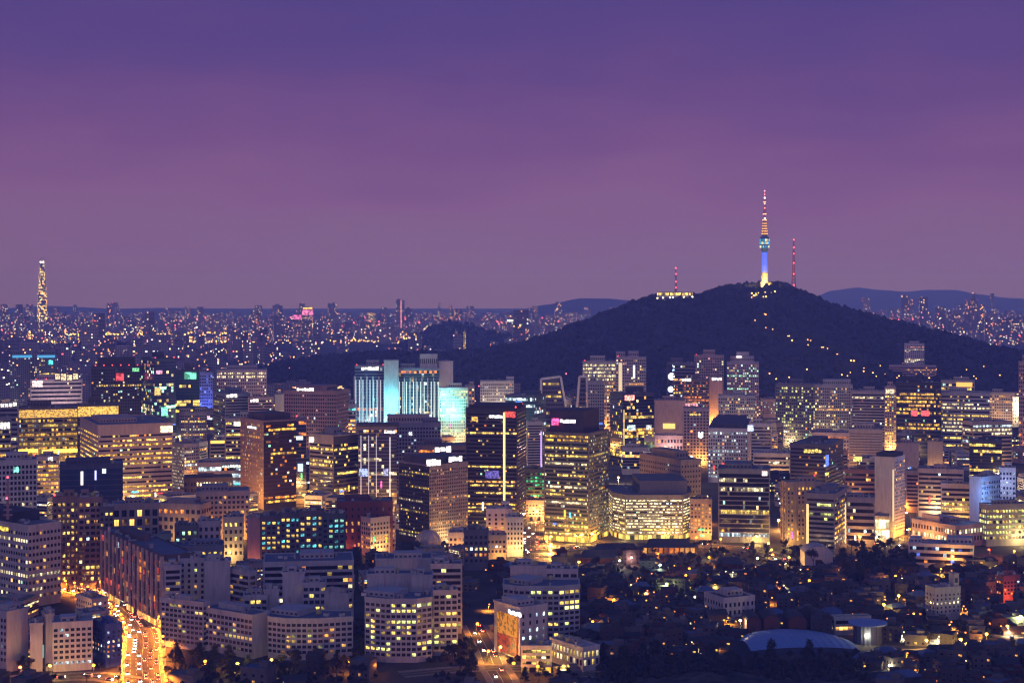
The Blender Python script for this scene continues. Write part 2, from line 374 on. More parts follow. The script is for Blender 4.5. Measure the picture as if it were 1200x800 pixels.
def bld(label, px, top, base, wall=(0.36, 0.33, 0.33), name='office_building', cat='office building', st='ribbon', nf=None, pw=3.0, sill=0.32, head=0.86,
        wr=0.6, lit=None, glass='dark', roof='grey', ph='auto', sign=(), red=0, th=None, dep=None, poly=None, gf=5.0, tb=3.0, fins=None, finmat=None,
        indiv=None, group=None, blank=(), rough=0.75, clutter=6, parapet=1.1, gfl=None, slot=None, Y=None, z0=0.0, bands=(), light=None, facelit=None, proud=0.35, facewall=None):
    NB[0] += 1
    if st == 'glass' and sill == 0.32 and head == 0.86: sill, head, proud = .12, .94, .16
    rr = random.Random(NB[0] * 31 + 5)
    Y = Y or Yb(base)
    poly = poly or box_px(*px, Y, th, dep)
    yref = min(p[1] for p in poly)
    h = gz(top, yref) - z0
    cx = sum(p[0] for p in poly) / len(poly); cyy = sum(p[1] for p in poly) / len(poly)
    e0 = Vector(poly[1]) - Vector(poly[0]); rz = math.atan2(e0.y, e0.x); M = Matrix.Rotation(-rz, 2)
    P = [tuple(M @ (Vector(p) - Vector((cx, cyy)))) for p in poly]
    OCC.append((cx, cyy, 0.5 * max((Vector(a) - Vector(b)).length for a in poly for b in poly)))
    root = thing(name, label, cat, (cx, cyy, z0), rz, group)
    lit = dict(dict(p=0.2, row=0.12, pal=('yellow', 'white', 'warm', 'white', 'orange', 'cool'), s=1.2, rows={}), **(lit or {}))
    lit['p'] = min(.92, lit['p'] * 1.05); lit['row'] = min(.85, lit['row'] * 1.8 + .02); lit['s'] *= 1.4
    wm = wall_mat(wall, rough); nP = len(P)
    nf = nf or max(2, round((h - gf - tb) / 4.3))
    if yref > 1350 and nf > 4:
        nf_ = round(nf * 1.3); lit['rows'] = {(round(q * 1.3) if q >= 0 else round((q + .5) * 1.3 - .5)): v for q, v in lit['rows'].items()}
        for f_ in (facelit or {}).values():
            if 'rows' in f_: f_['rows'] = {(round(q * 1.3) if q >= 0 else round((q + .5) * 1.3 - .5)): v for q, v in f_['rows'].items()}
        nf = nf_; pw *= .8
    fh = (h - gf - tb) / nf
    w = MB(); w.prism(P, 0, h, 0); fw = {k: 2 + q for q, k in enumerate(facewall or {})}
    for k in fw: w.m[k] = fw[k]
    vis = []
    for k in range(nP):
        a = Vector(poly[k]); b = Vector(poly[(k + 1) % nP]); d = b - a; L = d.length; d /= L; nn = Vector((d.y, -d.x)); mid = (a + b) / 2
        c = nn.dot(-mid) / mid.length
        if c > -0.14 and L > 3: vis.append((k, L, c))
    ST = st if isinstance(st, dict) else {k: st for k, _, _ in vis}
    anyst = next(iter(ST.values())) if ST else 'blank'
    O = offset(P, proud)
    base_st = st if isinstance(st, str) else anyst
    edge_boxes = isinstance(st, dict) or bool(fw)
    if base_st != 'blank' and not edge_boxes:
        zs = [0.0] if False else []
        prev = gf * 0.95
        for i in range(nf):
            a, b = gf + (i + sill) * fh, gf + (i + head) * fh
            if a - prev > 0.05: w.prism(O, prev, a, 0)
            prev = b
        w.prism(O, prev, h - 0.3, 0)
    for k in range(nP):                                  # parapet
        L = (Vector(P[k]) - Vector(P[(k + 1) % nP])).length
        w.edgebox(P[k], P[(k + 1) % nP], -0.4, L + 0.4, -0.5, proud + 0.08 + 0.01 * k, h - 0.3 - 0.01 * k, h + parapet + 0.012 * k, 0)
    wins = []
    for k, L, c in vis:
        s_ = ST.get(k, 'blank')
        if s_ == 'blank' or k in blank: continue
        p0, p1 = P[k], P[(k + 1) % nP]
        nc = max(1, round(L / pw)); cw = L / nc
        if edge_boxes:
            prev = gf * 0.95
            for i in range(nf):
                a, b = gf + (i + sill) * fh, gf + (i + head) * fh
                w.edgebox(p0, p1, 0, L, -0.1, proud, prev, a, fw.get(k, 0)); prev = b
            w.edgebox(p0, p1, 0, L, -0.1, proud, prev, h - 0.3, fw.get(k, 0))
        if s_ == 'punched':
            for j in range(nc + 1):
                u0 = max(0, j * cw - (1 - wr) * cw / 2); u1 = min(L, j * cw + (1 - wr) * cw / 2)
                w.edgebox(p0, p1, u0, u1, -0.1, proud - 0.06, gf * 0.9, h - 0.4, fw.get(k, 0))
            g = (1 - wr) / 2
        elif s_ == 'ribbon':
            for u0, u1 in ((0, 0.7), (L - 0.7, L)): w.edgebox(p0, p1, u0, u1, -0.1, proud - 0.06, gf * 0.9, h - 0.4, fw.get(k, 0))
            g = 0.06
        else: g = 0.05
        if fins:
            nfn = max(2, round(L / fins[0]))
            for j in range(nfn + 1): w.edgebox(p0, p1, max(0, j * L / nfn - fins[1] / 2), min(L, j * L / nfn + fins[1] / 2), -0.1, fins[2], gf * (0.9 if len(fins) < 4 else fins[3]), h + (0.3 if len(fins) < 5 else fins[4]), 1 if finmat else 0)
        for i in range(nf):
            wins.append((k, i, L, nc, cw, g, s_))
    tot = sum(x[3] for x in wins)
    pxh = (head - sill) * fh * FP / yref
    if indiv is None: indiv = base_st == 'punched' and pxh >= 2.9 and yref < 1500
    left = MB(); cnt = 0; n_ind = 0
    for (k, i, L, nc, cw, g, s_) in wins:
        za, zb = gf + (i + sill) * fh, gf + (i + head) * fh
        fl = dict(lit, **((facelit or {}).get(k, {})))
        rowpal = fl['rows'].get(i, fl['rows'].get(i - nf)) if isinstance(fl.get('rows'), dict) else None
        full = rowpal is not None or rr.random() < fl['row']
        pal = rowpal or fl['pal']
        seg = rr.random(); a0, a1 = (0, 1) if seg < 0.45 else ((rr.uniform(0, .5), 1) if seg < 0.7 else (0, rr.uniform(.4, 1)))
        if rowpal: a0, a1 = 0, 1
        rp = pal if isinstance(pal, str) else rr.choice(list(pal))
        p0 = Vector(P[k]); p1 = Vector(P[(k + 1) % nP]); d = (p1 - p0) / L; nn = Vector((d.y, -d.x)); off = 0.06
        def glow(j):
            f = (j + 0.5) / nc
            if full and a0 <= f <= a1 and rr.random() < 0.9: return glow_col(rp, fl['s'])
            if rr.random() < fl['p'] * .14: return glow_col(rr.choice(('cool', 'orange', 'white', 'cool', 'mint')), fl['s'])
            if rr.random() < fl['p']: return glow_col(rr.choice(pal) if not isinstance(pal, str) else pal, fl['s'] * rr.choice((0.4, 0.7, 1.0, 1.0)))
            return None
        if indiv:
            for j in range(nc):
                u = (j + 0.5) * cw; q = p0 + d * u + nn * off; gg = glow(j)
                if n_ind < 100:
                    n_ind += 1
                    me = window_mesh(glass, None if gg is None else (rr.choice(list(pal)) if not isinstance(pal, str) else pal), fl['s'], 0 if gg is None else rr.randrange(5))
                    o = link('window', me, root, (q.x, q.y, za)); o.scale = (cw * (1 - 2 * g), 1.0, zb - za); o.rotation_euler = (0, 0, math.atan2(d.y, d.x))
                else:
                    hw = d * cw * (0.5 - g); a, b = q - hw, q + hw; cnt += 1
                    left.face([(a.x, a.y, za), (b.x, b.y, za), (b.x, b.y, zb), (a.x, a.y, zb)], 0, gg or (0, 0, 0))
        else:
            mb = MB(); us = [(0.0, None)]
            for j in range(nc):
                us.append(((j + g) * cw, glow(j) or (0, 0, 0))); us.append(((j + 1 - g) * cw, None))
            us.append((L, None)); o_ = []
            zm = za + (zb - za) * rr.choice((.45, .6, .7))
            for q, (u, gg) in enumerate(us):
                pt = p0 + d * u + nn * off; mb.v += [(pt.x, pt.y, za), (pt.x, pt.y, zm), (pt.x, pt.y, zb)]
                if q and u - us[q - 1][0] > 1e-4:
                    gl = us[q - 1][1] or (0, 0, 0); t = rr.random(); lo, up = (1.0, .25) if t < .2 else ((.35, 1.1) if t < .4 else ((.75, 1.25) if t < .8 else (1, 1)))
                    for e, kk in ((0, lo), (1, up)):
                        mb.f.append((3 * q - 3 + e, 3 * q + e, 3 * q + 1 + e, 3 * q - 2 + e)); mb.m.append(0); mb.g.append(tuple(x * kk for x in gl))
            mb.build('window_band', GL[glass], root)
    if cnt: tag(left.build('window', GL[glass], root), kind='stuff')
    if gfl is not None:                                   # lit ground floor: shopfront glass along the visible sides
        for k, L, c in vis:
            if c < 0.1: continue
            mb = MB(); p0 = Vector(P[k]); d = (Vector(P[(k + 1) % nP]) - p0) / L; nn = Vector((d.y, -d.x)); n = max(2, round(L / 4))
            for j in range(n):
                a, b = p0 + d * (j * L / n + 0.3) + nn * 0.45, p0 + d * ((j + 1) * L / n - 0.3) + nn * 0.45
                mb.face([(a.x, a.y, 0.3), (b.x, b.y, 0.3), (b.x, b.y, gf * 0.85), (a.x, a.y, gf * 0.85)], 0, glow_col(gfl[0], gfl[1]) if rr.random() < 0.8 else (0, 0, 0))
            mb.build('shopfront', GL[glass], root)
    for (k, f0, f1, c) in bands:                          # a band of another material round a face, f0..f1 of its height
        L = (Vector(P[k]) - Vector(P[(k + 1) % nP])).length
        b_ = MB(); b_.edgebox(P[k], P[(k + 1) % nP], 0.3, L - 0.3, 0.0, proud + 0.12, f0 * h, f1 * h); b_.build('facade_band', c if isinstance(c, bpy.types.Material) else wall_mat(c), root)
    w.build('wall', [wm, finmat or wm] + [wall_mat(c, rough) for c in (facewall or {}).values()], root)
    rf = MB(); rf.prism(offset(P, -0.6), h + 0.02, h + 0.28); rfo = rf.build('roof', ROOF[roof], root)
    W = (Vector(P[1]) - Vector(P[0])).length; xs = [p[0] for p in P]; ys = [p[1] for p in P]
    bx0, bx1, by0, by1 = min(xs), max(xs), min(ys), max(ys)
    if ph == 'auto':
        a = rr.uniform(0.1, 0.45); b = rr.uniform(0.1, 0.4)
        ph = [(a, a + rr.uniform(0.3, 0.5), b, b + rr.uniform(0.35, 0.5), min(9, max(3.2, h * 0.08)))]
    for q in ph or ():
        pm = MB(); X0, X1, Y0, Y1 = bx0 + (bx1 - bx0) * q[0], bx0 + (bx1 - bx0) * q[1], by0 + (by1 - by0) * q[2], by0 + (by1 - by0) * q[3]
        pm.box(X0, X1, Y0, Y1, h + 0.28, h + q[4], 0); pm.box(X0 - 0.3, X1 + 0.3, Y0 - 0.3, Y1 + 0.3, h + q[4], h + q[4] + 0.5, 0)
        n = max(1, int((X1 - X0) / 3))
        for j in range(n):                                # louvres
            if q[4] > 3 and X1 - X0 > 4: pm.box(X0 + (j + 0.2) * (X1 - X0) / n, X0 + (j + 0.75) * (X1 - X0) / n, Y0 - 0.08, Y0, h + q[4] * 0.35, h + q[4] * 0.7, 1)
        pm.build('plant_room', [wall_mat(q[5]) if len(q) > 5 else wm, wall_mat((0.05, 0.05, 0.06))], root)
    for _ in range(clutter + (4 if yref < 1350 and clutter else 0)):
        kind = rr.choice(('air_conditioner', 'air_conditioner', 'water_tank', 'antenna', 'duct', 'stair_head', 'railing', 'duct'))
        o = link(kind, roof_bit(kind), root, (rr.uniform(bx0 * 0.75, bx1 * 0.75), rr.uniform(by0 * 0.75, by1 * 0.75), h + 0.28)); o.rotation_euler.z = rr.choice((0, 1.571))
    for q in sign:                                        # (px0, px1, py0, py1, colour, strength[, edge, noise scale])
        k = q[6] if len(q) > 6 else 0
        a, b = poly[k], poly[(k + 1) % nP]; u0, y0 = aim_u(a, b, q[0]); u1, y1 = aim_u(a, b, q[1]); ym = (y0 + y1) / 2
        z1, zb = gz(q[2], ym) - z0, gz(q[3], ym) - z0
        s = MB(); L = (Vector(a) - Vector(b)).length
        if q[4] in (W1, (1, 0.9, 0.7)) or (len(q) < 8 and u1 - u0 > 2.2 * (z1 - zb)):
            n_ = max(3, round(1.3 * (u1 - u0) / (z1 - zb)))
            s.edgebox(P[k], P[(k + 1) % nP], u0, u1, 0.35, 0.6, zb, z1, 1)
            for j in range(n_):
                a_, b_ = u0 + (u1 - u0) * (j + .10) / n_, u0 + (u1 - u0) * (j + .92) / n_; hz_ = (z1 - zb)
                s.edgebox(P[k], P[(k + 1) % nP], a_, b_, 0.6, 1.1, zb + hz_ * rr.choice((.08, .08, .2)), z1 - hz_ * rr.choice((.08, .08, .25)), 0)
        else: s.edgebox(P[k], P[(k + 1) % nP], u0, u1, 0.35, 1.1, zb, z1, 0)
        if zb > h + 1: 
            for t in (0.2, 0.8): s.edgebox(P[k], P[(k + 1) % nP], u0 + (u1 - u0) * t - 0.2, u0 + (u1 - u0) * t + 0.2, 0.4, 0.7, h, zb, 1)
        s.build('roof_sign' if z1 > h - 6 else 'wall_sign', [led_mat(q[4], q[5], q[7] if len(q) > 7 else 0.6), wall_mat((0.06, 0.06, 0.07))], root)
    if 1300 < yref < 2700 and z0 == 0 and rr.random() < .45 and group is None:        # small coloured signs low on the street front
        k, L, c = max(vis, key=lambda q: q[2] * q[1])
        for _ in range(rr.choice((1, 2, 3))):
            u = rr.uniform(.1, .85) * L; z = rr.uniform(.06, .4) * h; tall = rr.random() < .5; s = MB()
            s.edgebox(P[k], P[(k + 1) % nP], u, min(L, u + (1.6 if tall else rr.uniform(3, 7))), .4, .9, z, z + (rr.uniform(4, 9) if tall else 1.8)); s.build('wall_sign', led_mat(rr.choice(((1, .08, .06), (.1, .25, 1), (.1, .8, 1), (.15, 1, .35), (1, .15, .6), (1, .5, .06), (1, .95, .9))), 2.2, .8), root)
    for j in range(red):
        t = (j + 0.5) / red if red > 2 else (0.06 + 0.88 * j)
        o = link('warning_light', warn_mesh(), root, (bx0 + (bx1 - bx0) * t, by0 + 1.5 + rr.random() * 2, h + 0.28))
    if slot:                                              # a vertical lit line: (px, py0, py1, colour, strength[, edge])
        for q in slot if isinstance(slot, list) else [slot]:
            k = q[5] if len(q) > 5 else 0; u, yq = aim_u(poly[k], poly[(k + 1) % nP], q[0])
            hw = (q[6] if len(q) > 6 else 1.4) * yq / FP / 2
            s = MB(); s.edgebox(P[k], P[(k + 1) % nP], u - hw, u + hw, 0.2, 0.9, gz(q[2], yq) - z0, gz(q[1], yq) - z0)
            s.build('lit_strip', emit_mat(q[3], q[4]), root)
    if light:                                             # floodlights at its foot: (px, height, colour, power, distance in front)
        for q in light if isinstance(light, list) else [light]:
            k = (q[0] - 600) / FP; yy = yref - q[4]
            plamp(k * yy, yy, q[1], q[2], q[3])
    if light is None and 1250 < yref < 2700 and rr.random() < .6 and z0 == 0 and group is None:      # street glow on the facade: added point light without a fixture
        k, L, c = max(vis, key=lambda q: q[2] * q[1]); a, b = Vector(poly[k]), Vector(poly[(k + 1) % nP]); d = (b - a).normalized(); q = a + (b - a) * rr.uniform(.2, .8) + Vector((d.y, -d.x)) * 9
        plamp(q.x, q.y, rr.uniform(4, 9), rr.choice(((1, .42, .07), (1, .55, .14), (1, .7, .3), (1, .38, .06))), rr.uniform(14000, 42000) * yref / 1800, r=1)
    return root, poly, P, h
# ------------------------------------------------------------------ ground, roads
def sheet(name, pts, z, mat, kind='structure'):
    mb = MB(); mb.face([(x, y, z) for x, y in pts]); o = mb.build(name, mat); return tag(o, kind=kind)
gm = tex_mat('ground', (0.02, 0.02, 0.023), (0.05, 0.047, 0.047), 0.03)
mb = MB()
mb.face([(-11800, -250, 0), (11800, -250, 0), (11800, 24600, 0), (-11800, 24600, 0)])
tag(mb.build('ground', gm), kind='structure')
asph = tex_mat('asphalt', (0.045, 0.045, 0.048), (0.06, 0.06, 0.062), 0.3)
ROADS = []
def ribbon(pts, w):
    L, Rr = [], []
    for k, p in enumerate(pts):
        a = Vector(pts[max(0, k - 1)]); b = Vector(pts[min(len(pts) - 1, k + 1)]); d = (b - a).normalized(); nn = Vector((-d.y, d.x)); p = Vector(p)
        L.append(p + nn * w / 2); Rr.append(p - nn * w / 2)
    return L, Rr
def smooth(pts, n=6):
    out = []
    for k in range(len(pts) - 1):
        p0 = Vector(pts[max(0, k - 1)]); p1 = Vector(pts[k]); p2 = Vector(pts[k + 1]); p3 = Vector(pts[min(len(pts) - 1, k + 2)])
        for j in range(n):
            t = j / n; out.append(tuple(0.5 * ((2 * p1) + (p2 - p0) * t + (2 * p0 - 5 * p1 + 4 * p2 - p3) * t * t + (3 * p1 - p0 - 3 * p2 + p3) * t ** 3)))
    out.append(tuple(pts[-1])); return out
def road(pixpts, w, lanes=4, pavement=3.5, name='road'):
    pts = smooth([G(*p) for p in pixpts]); ROADS.append((pts, w)); zr_ = .012 + .012 * len(ROADS)
    L, Rr = ribbon(pts, w); mb = MB()
    for k in range(len(L) - 1): mb.face([(*Rr[k], zr_), (*Rr[k + 1], zr_), (*L[k + 1], zr_), (*L[k], zr_)])
    tag(mb.build(name, asph), kind='structure')
    mk = MB()
    for q in range(lanes + 1):
        off = -w / 2 + 0.4 + (w - 0.8) * q / lanes; solid = q in (0, lanes) or q * 2 == lanes
        for k in range(len(pts) - 1):
            a, b = Vector(pts[k]), Vector(pts[k + 1]); d = (b - a); l = d.length; d /= l; nn = Vector((-d.y, d.x)); n = max(1, int(l / 8))
            for j in range(n):
                s0, s1 = l * j / n, l * (j + (1.0 if solid else 0.45)) / n
                p, r = a + d * s0 + nn * (off - 0.1), a + d * s1 + nn * (off - 0.1); p2, r2 = a + d * s0 + nn * (off + 0.1), a + d * s1 + nn * (off + 0.1)
                mk.face([(*p, zr_ + .005), (*r, zr_ + .005), (*r2, zr_ + .005), (*p2, zr_ + .005)])
    tag(mk.build('road_marking', wall_mat((0.7, 0.7, 0.68))), kind='structure')
    for sgn in (1, -1):
        pv = MB(); A, B = [Vector(p) for p in (L if sgn > 0 else Rr)], []
        for k in range(len(pts)):
            d = (A[k] - Vector(pts[k])).normalized(); B.append(A[k] + d * pavement)
        for k in range(len(A) - 1):
            q = [A[k], A[k + 1], B[k + 1], B[k]]
            if sgn > 0: q = q[::1]
            pv.face([(*v, 0.14 + zr_) for v in (q if sgn > 0 else q[::-1])]); pv.face([(*A[k], 0.0), (*A[k + 1], 0.0), (*A[k + 1], 0.14 + zr_), (*A[k], 0.14 + zr_)])
        tag(pv.build('pavement', tex_mat('paving', (0.14, 0.13, 0.13), (0.22, 0.2, 0.2), 0.5)), kind='structure')
    return pts
R_MAIN = road([(172, 830), (168, 800), (166, 772), (168, 752), (163, 735), (148, 717), (131, 704), (108, 694), (80, 688)], 21, 6)
R_MID = road([(596, 830), (590, 800), (580, 782), (572, 762), (563, 745), (556, 732)], 12, 2)
R_LOW = road([(-30, 797), (40, 795), (110, 792), (168, 800)], 14, 4)
R_CROSS = road([(470, 790), (580, 782), (700, 790)], 10, 2)
R_SEJ = road([(627, 655), (627, 630), (628, 600), (629, 575), (630, 545)], 24, 6)
R_GATE = road([(520, 648), (627, 646), (700, 640), (840, 640), (905, 650), (925, 664)], 16, 4)
R_EAST = road([(1010, 637), (1060, 640), (1068, 628), (1066, 600)], 14, 2)
R_SE = road([(1060, 764), (1100, 762), (1160, 757), (1215, 748)], 9, 2)

# ------------------------------------------------------------------ buildings, far rows first
LAV = (0.42, 0.37, 0.43); ROSE = (0.48, 0.34, 0.34); BEIGE = (0.52, 0.41, 0.32); GREY = (0.32, 0.30, 0.34); PALE = (0.54, 0.52, 0.54); DARK = (0.09, 0.085, 0.11); CREAM = (0.6, 0.52, 0.42); BLUEG = (0.20, 0.23, 0.32); BRICK = (0.30, 0.11, 0.08); TILE = (0.47, 0.45, 0.48)
W1 = (1.0, 0.92, 0.95); RED = (1.0, 0.08, 0.10)
T = {'p': .1}
# far left
bld('slim blue grey tower with a cyan lit crown line at the far left', (12, None, 40), 417, 497, BLUEG, st='punched', nf=22, pw=4, lit=dict(p=.1, row=0), slot=[(26, 416, 419, (0.1, 0.5, 1), .7, 0, 22)], red=0, clutter=1)
bld('second cyan crowned tower of the pair, with a cyan lamp square below its roof', (41, None, 67), 417, 497, BLUEG, st='punched', nf=22, pw=4, lit=dict(p=.12, row=0), slot=[(54, 416, 419, (0.1, 0.5, 1), .7, 0, 20)], sign=[(57, 62, 422, 427, (.1, .9, 1), 2)], clutter=1)
bld('white hotel with thin dark window stripes and red lights along its roof', (36, None, 96), 446, 516, (0.66, 0.6, 0.62), name='hotel', cat='hotel', nf=10, sill=.42, head=.86, lit=dict(p=.03, row=.05, pal='white', s=1.2), sign=[(38, 50, 446, 453, (1, .75, .8), 2.4), (64, 92, 437, 446, (1, .75, .45), 1.6)], red=5, dep=30, light=[(66, 40, (1, .7, .8), 60000, 25)])
bld('tall nearly black tower with red lamps along its stepped roof', (107, None, 166), 430, 530, (0.05, 0.05, 0.07), st='punched', name='office_tower', cat='office tower', nf=20, pw=4, lit=dict(p=.13, row=0, pal=('white', 'yellow', 'cool'), s=.8), ph=[(.12, .86, .1, .8, 12)], red=6, sign=[(136, 145, 437, 446, RED, 1.5, 0, .15), (155, 163, 431, 435, (.3, 1, .5), 1.2)], clutter=0)
bld('dark blue glass tower with a green lit sign and rounded top', (166, 181, 206), 421, 535, (0.06, 0.09, 0.16), st='glass', name='office_tower', cat='office tower', nf=22, pw=4, glass='blue', lit=dict(p=.1, row=.05, pal=('white', 'yellow', 'mint')), sign=[(189, 196, 477, 487, (.2, 1, .6), 2.4), (183, 190, 434, 438, (1, .4, .6), 2.2), (181, 188, 454, 463, (1, .7, .2), 1.2)], red=2)
bld('narrow black tower with a green lit upper corner', (205, None, 234), 434, 520, DARK, st='glass', name='office_tower', cat='office tower', nf=17, pw=4, glass='teal', lit=dict(p=.05, row=.05, pal='yellow', rows={-8: 'yellow', -10: 'gold'}), sign=[(216, 230, 436, 444, (.2, .9, .6), 1.6, 0, .12)])
bld('mid rise block washed in deep blue light', (234, None, 249), 437, 505, (0.3, 0.3, 0.4), st='punched', nf=13, pw=4, lit=dict(p=.3, row=0, pal='blue', s=1.4), light=[(241, 25, (.12, .18, 1), 160000, 30)])
bld('wide lavender hotel slab with a small raised centre on its roof', (250, 254, 312), 434, 491, LAV, name='hotel', cat='hotel', st='punched', nf=10, pw=4, lit=dict(p=.12, row=.04, pal='white', rows={-2: 'white'}), ph=[(.2, .8, .2, .8, 7)], sign=[(250, 262, 462, 466, (1, .9, .7), 2.2)])
bld('ornate lavender block with two rounded roof gables', (210, None, 242), 484, 528, LAV, st='punched', nf=9, pw=3, lit=dict(p=.08), ph=[(.0, .42, .1, .8, 6), (.58, 1., .1, .8, 7)], sign=[(243, 246, 487, 491, (1, .6, .8), 2.5)])
bld('slate tower with a white lamp panel at its left roof corner', (250, 264, 293), 462, 530, BLUEG, st='ribbon', nf=14, lit=dict(p=.05, row=.03), sign=[(265, 278, 461, 466, W1, 2.2)])
bld('grey tower with a glowing white sign on its right roof edge', (291, None, 320), 466, 530, ROSE, st='ribbon', nf=13, lit=dict(p=.06, row=.05), sign=[(293, 303, 467, 471, W1, 2.8)])
bld('plain white slab end standing beside the rose tower', (322, None, 333), 463, 522, PALE, st='blank')
# landmark group
D1 = 2445
finm = wall_mat((0.72, 0.74, 0.78))
bld('white finned wing of the floodlit twin office with a white sign on its roof edge', (416, None, 451), 429, 510, (0.30, 0.32, 0.42), name='office_tower', cat='office tower', st='glass', nf=16, pw=5, glass='blue', lit=dict(p=.06, row=.0, pal=('cool', 'white', 'orange')), fins=(9, 2.0, 1.8, 0, -16), finmat=finm, dep=30,
    sign=[(423, 444, 429, 434, W1, 3)], slot=[(417 + 4.15 * k, 445, 509, (0.75, 0.85, 1.0), 0.75, 0, .9) for k in range(9)], red=2, clutter=2)  # the strips are floodlight on the fins, put in as glowing surfaces
bld('cyan lit blank stair tower between the two white finned wings', (450, None, 467), 423, 511, (0.6, 0.7, 0.72), name='stair_tower', cat='stair tower', st='blank', dep=34, light=[(458, 12, (.25, .85, 1), 130000, 16), (458, 55, (.15, .75, 1), 60000, 18)], clutter=0, ph=[])
bld('right wing of the floodlit twin office with white fins and orange lit upper floors', (467, None, 515), 432, 510, (0.30, 0.36, 0.42), name='office_tower', cat='office tower', st='glass', nf=16, pw=5, glass='teal', lit=dict(p=.14, row=.03, pal=('yellow', 'cool', 'white'), rows={-1: 'orange'}), fins=(9, 1.4, 1.6, 0, -14), finmat=finm, dep=30,
    slot=[(468 + 4.15 * k, 447, 509, (0.7, 0.95, 1.0), 0.8, 0, .9) for k in range(12)], ph=[(.52, .95, .2, .8, 22, (.5, .5, .55)), (.05, .4, .2, .8, 7)], clutter=1)  # floodlit fins again drawn with glowing strips
bld('tall blank white slab at the right end of the finned twin office', (514, None, 531), 424, 508, (0.7, 0.68, 0.72), st='blank', name='office_tower', cat='office tower', ph=[])
bld('gridded office washed in cyan and yellow floodlight', (515, None, 548), 455, 525, (0.62, 0.66, 0.66), st='punched', nf=14, pw=4, wr=.55, dep=18, lit=dict(p=.25, row=.1, pal=('white', 'yellow', 'mint'), s=.9, rows={-1: 'lime', -2: 'yellow'}), light=[(530, 6, (1, .75, .3), 40000, 16), (530, 55, (.2, 1, .9), 50000, 14), (520, 70, (.2, .9, 1), 30000, 14)])
bld('plain lavender slab joined behind the cyan lit gridded office', (546, None, 556), 453, 520, LAV, st='punched', nf=14, pw=5, lit=dict(p=.1))
bld('white gridded block with a taller core at its right end', (563, None, 602), 447, 499, (0.6, 0.57, 0.6), st='punched', nf=10, pw=4, lit=dict(p=.22, row=0, pal='white'), ph=[(.78, 1., .1, .8, 7)], light=[(582, 20, (1, .85, .7), 50000, 30)])
bld('wide dark teal block with a blue lit panel', (592, 626, 640), 464, 520, (0.08, 0.12, 0.16), st='glass', nf=10, pw=4, glass='teal', lit=dict(p=.06, pal='cool'), sign=[(604, 612, 470, 478, (.1, .3, 1), 2, 3)])
bld('small white block with tight dark ribbon stripes', (616, 618, 636), 495, 552, TILE, nf=12, lit=dict(p=.05, row=0), slot=[(634, 505, 548, (.6, .4, 1), 1.2)])
bld('low block with green lit windows between the two tall glass towers', (616, None, 638), 550, 593, (0.12, 0.16, 0.12), nf=6, lit=dict(p=.3, row=.3, pal=('lime', (.1, .9, .3)), s=.6))
bld('low pink block at the street corner under the green lit one', (616, None, 638), 587, 610, ROSE, nf=4, st='punched', lit=dict(p=.4, pal=('warm', 'pink')), gfl=('warm', 1.2), clutter=1)
def frame_tower(label, pts, Y, dark):
    """a dark glass block behind a big white tilted frame"""
    P = [(gx(x, Y), gz(y, Y)) for x, y in pts]; cx = sum(p[0] for p in P) / 4
    root = thing('office_tower', label, 'office tower', (cx, Y, 0)); OCC.append((cx, Y, 30))
    m = MB(); q = [(p[0] - cx, p[1]) for p in P]
    for k in range(4):
        a, b = q[k], q[(k + 1) % 4]
        if k != 3: m.bar((a[0], 0, a[1]), (b[0], 0, b[1]), 2.4, 4)
    m.build('frame', wall_mat((0.72, 0.7, 0.74)), root)
    x0, x1 = min(p[0] for p in q), max(p[0] for p in q); zt = max(p[1] for p in q)
    lo, hi = q[0], q[1]
    core = MB(); core.v = [(q[0][0] + 2, 4, 0), (q[3][0] - 2, 4, 0), (q[3][0] - 2, 30, 0), (q[0][0] + 2, 30, 0), (q[1][0] + 2, 4, q[1][1] - 3), (q[2][0] - 2, 4, q[2][1] - 3), (q[2][0] - 2, 30, q[2][1] - 3), (q[1][0] + 2, 30, q[1][1] - 3)]
    core.f = [(0, 1, 5, 4), (1, 2, 6, 5), (2, 3, 7, 6), (3, 0, 4, 7), (4, 5, 6, 7)]; core.m = [0] * 5; core.g = [None] * 5; core.build('wall', wall_mat(dark), root)
    n = 12
    for i in range(n):
        t0, t1 = (i + .3) / n, (i + .8) / n; f = lambda A, B, t: A + (B - A) * t
        b = MB(); a0, a1 = f(q[0][0] + 3, q[1][0] + 3, t0), f(q[3][0] - 3, q[2][0] - 3, t0)
        zz0, zz1 = f(0, min(q[1][1], q[2][1]) - 5, t0), f(0, min(q[1][1], q[2][1]) - 5, t1)
        nn = max(2, int((a1 - a0) / 4)); full = R.random() < .25
        for j in range(nn): b.face([(a0 + (a1 - a0) * (j + .08) / nn, 3.9, zz0), (a0 + (a1 - a0) * (j + .92) / nn, 3.9, zz0), (a0 + (a1 - a0) * (j + .92) / nn, 3.9, zz1), (a0 + (a1 - a0) * (j + .08) / nn, 3.9, zz1)], 0, glow_col('yellow', .8) if full or R.random() < .12 else (0, 0, 0))
        b.build('window_band', GL['dark'], root)
    return root
frame_tower('dark tower behind a broad white tilted frame leaning right', [(634, 505), (634, 444), (657, 441), (668, 505)], 2500, (.1, .1, .14))
frame_tower('dark tower behind a narrow white tapering frame, right of the broad one', [(674, 505), (679, 441), (688, 441), (689, 505)], 2490, (.1, .1, .14))
bld('slender white finned tower glowing cream with a red roof lamp', (683, None, 722), 424, 505, (0.5, 0.45, 0.42), name='office_tower', cat='office tower', st='ribbon', nf=14, lit=dict(p=.5, row=.3, pal=('white', 'warm'), s=.9, rows={-1: 'white', -2: 'white', -4: 'white'}), fins=(8, 1.2, .7), red=1)
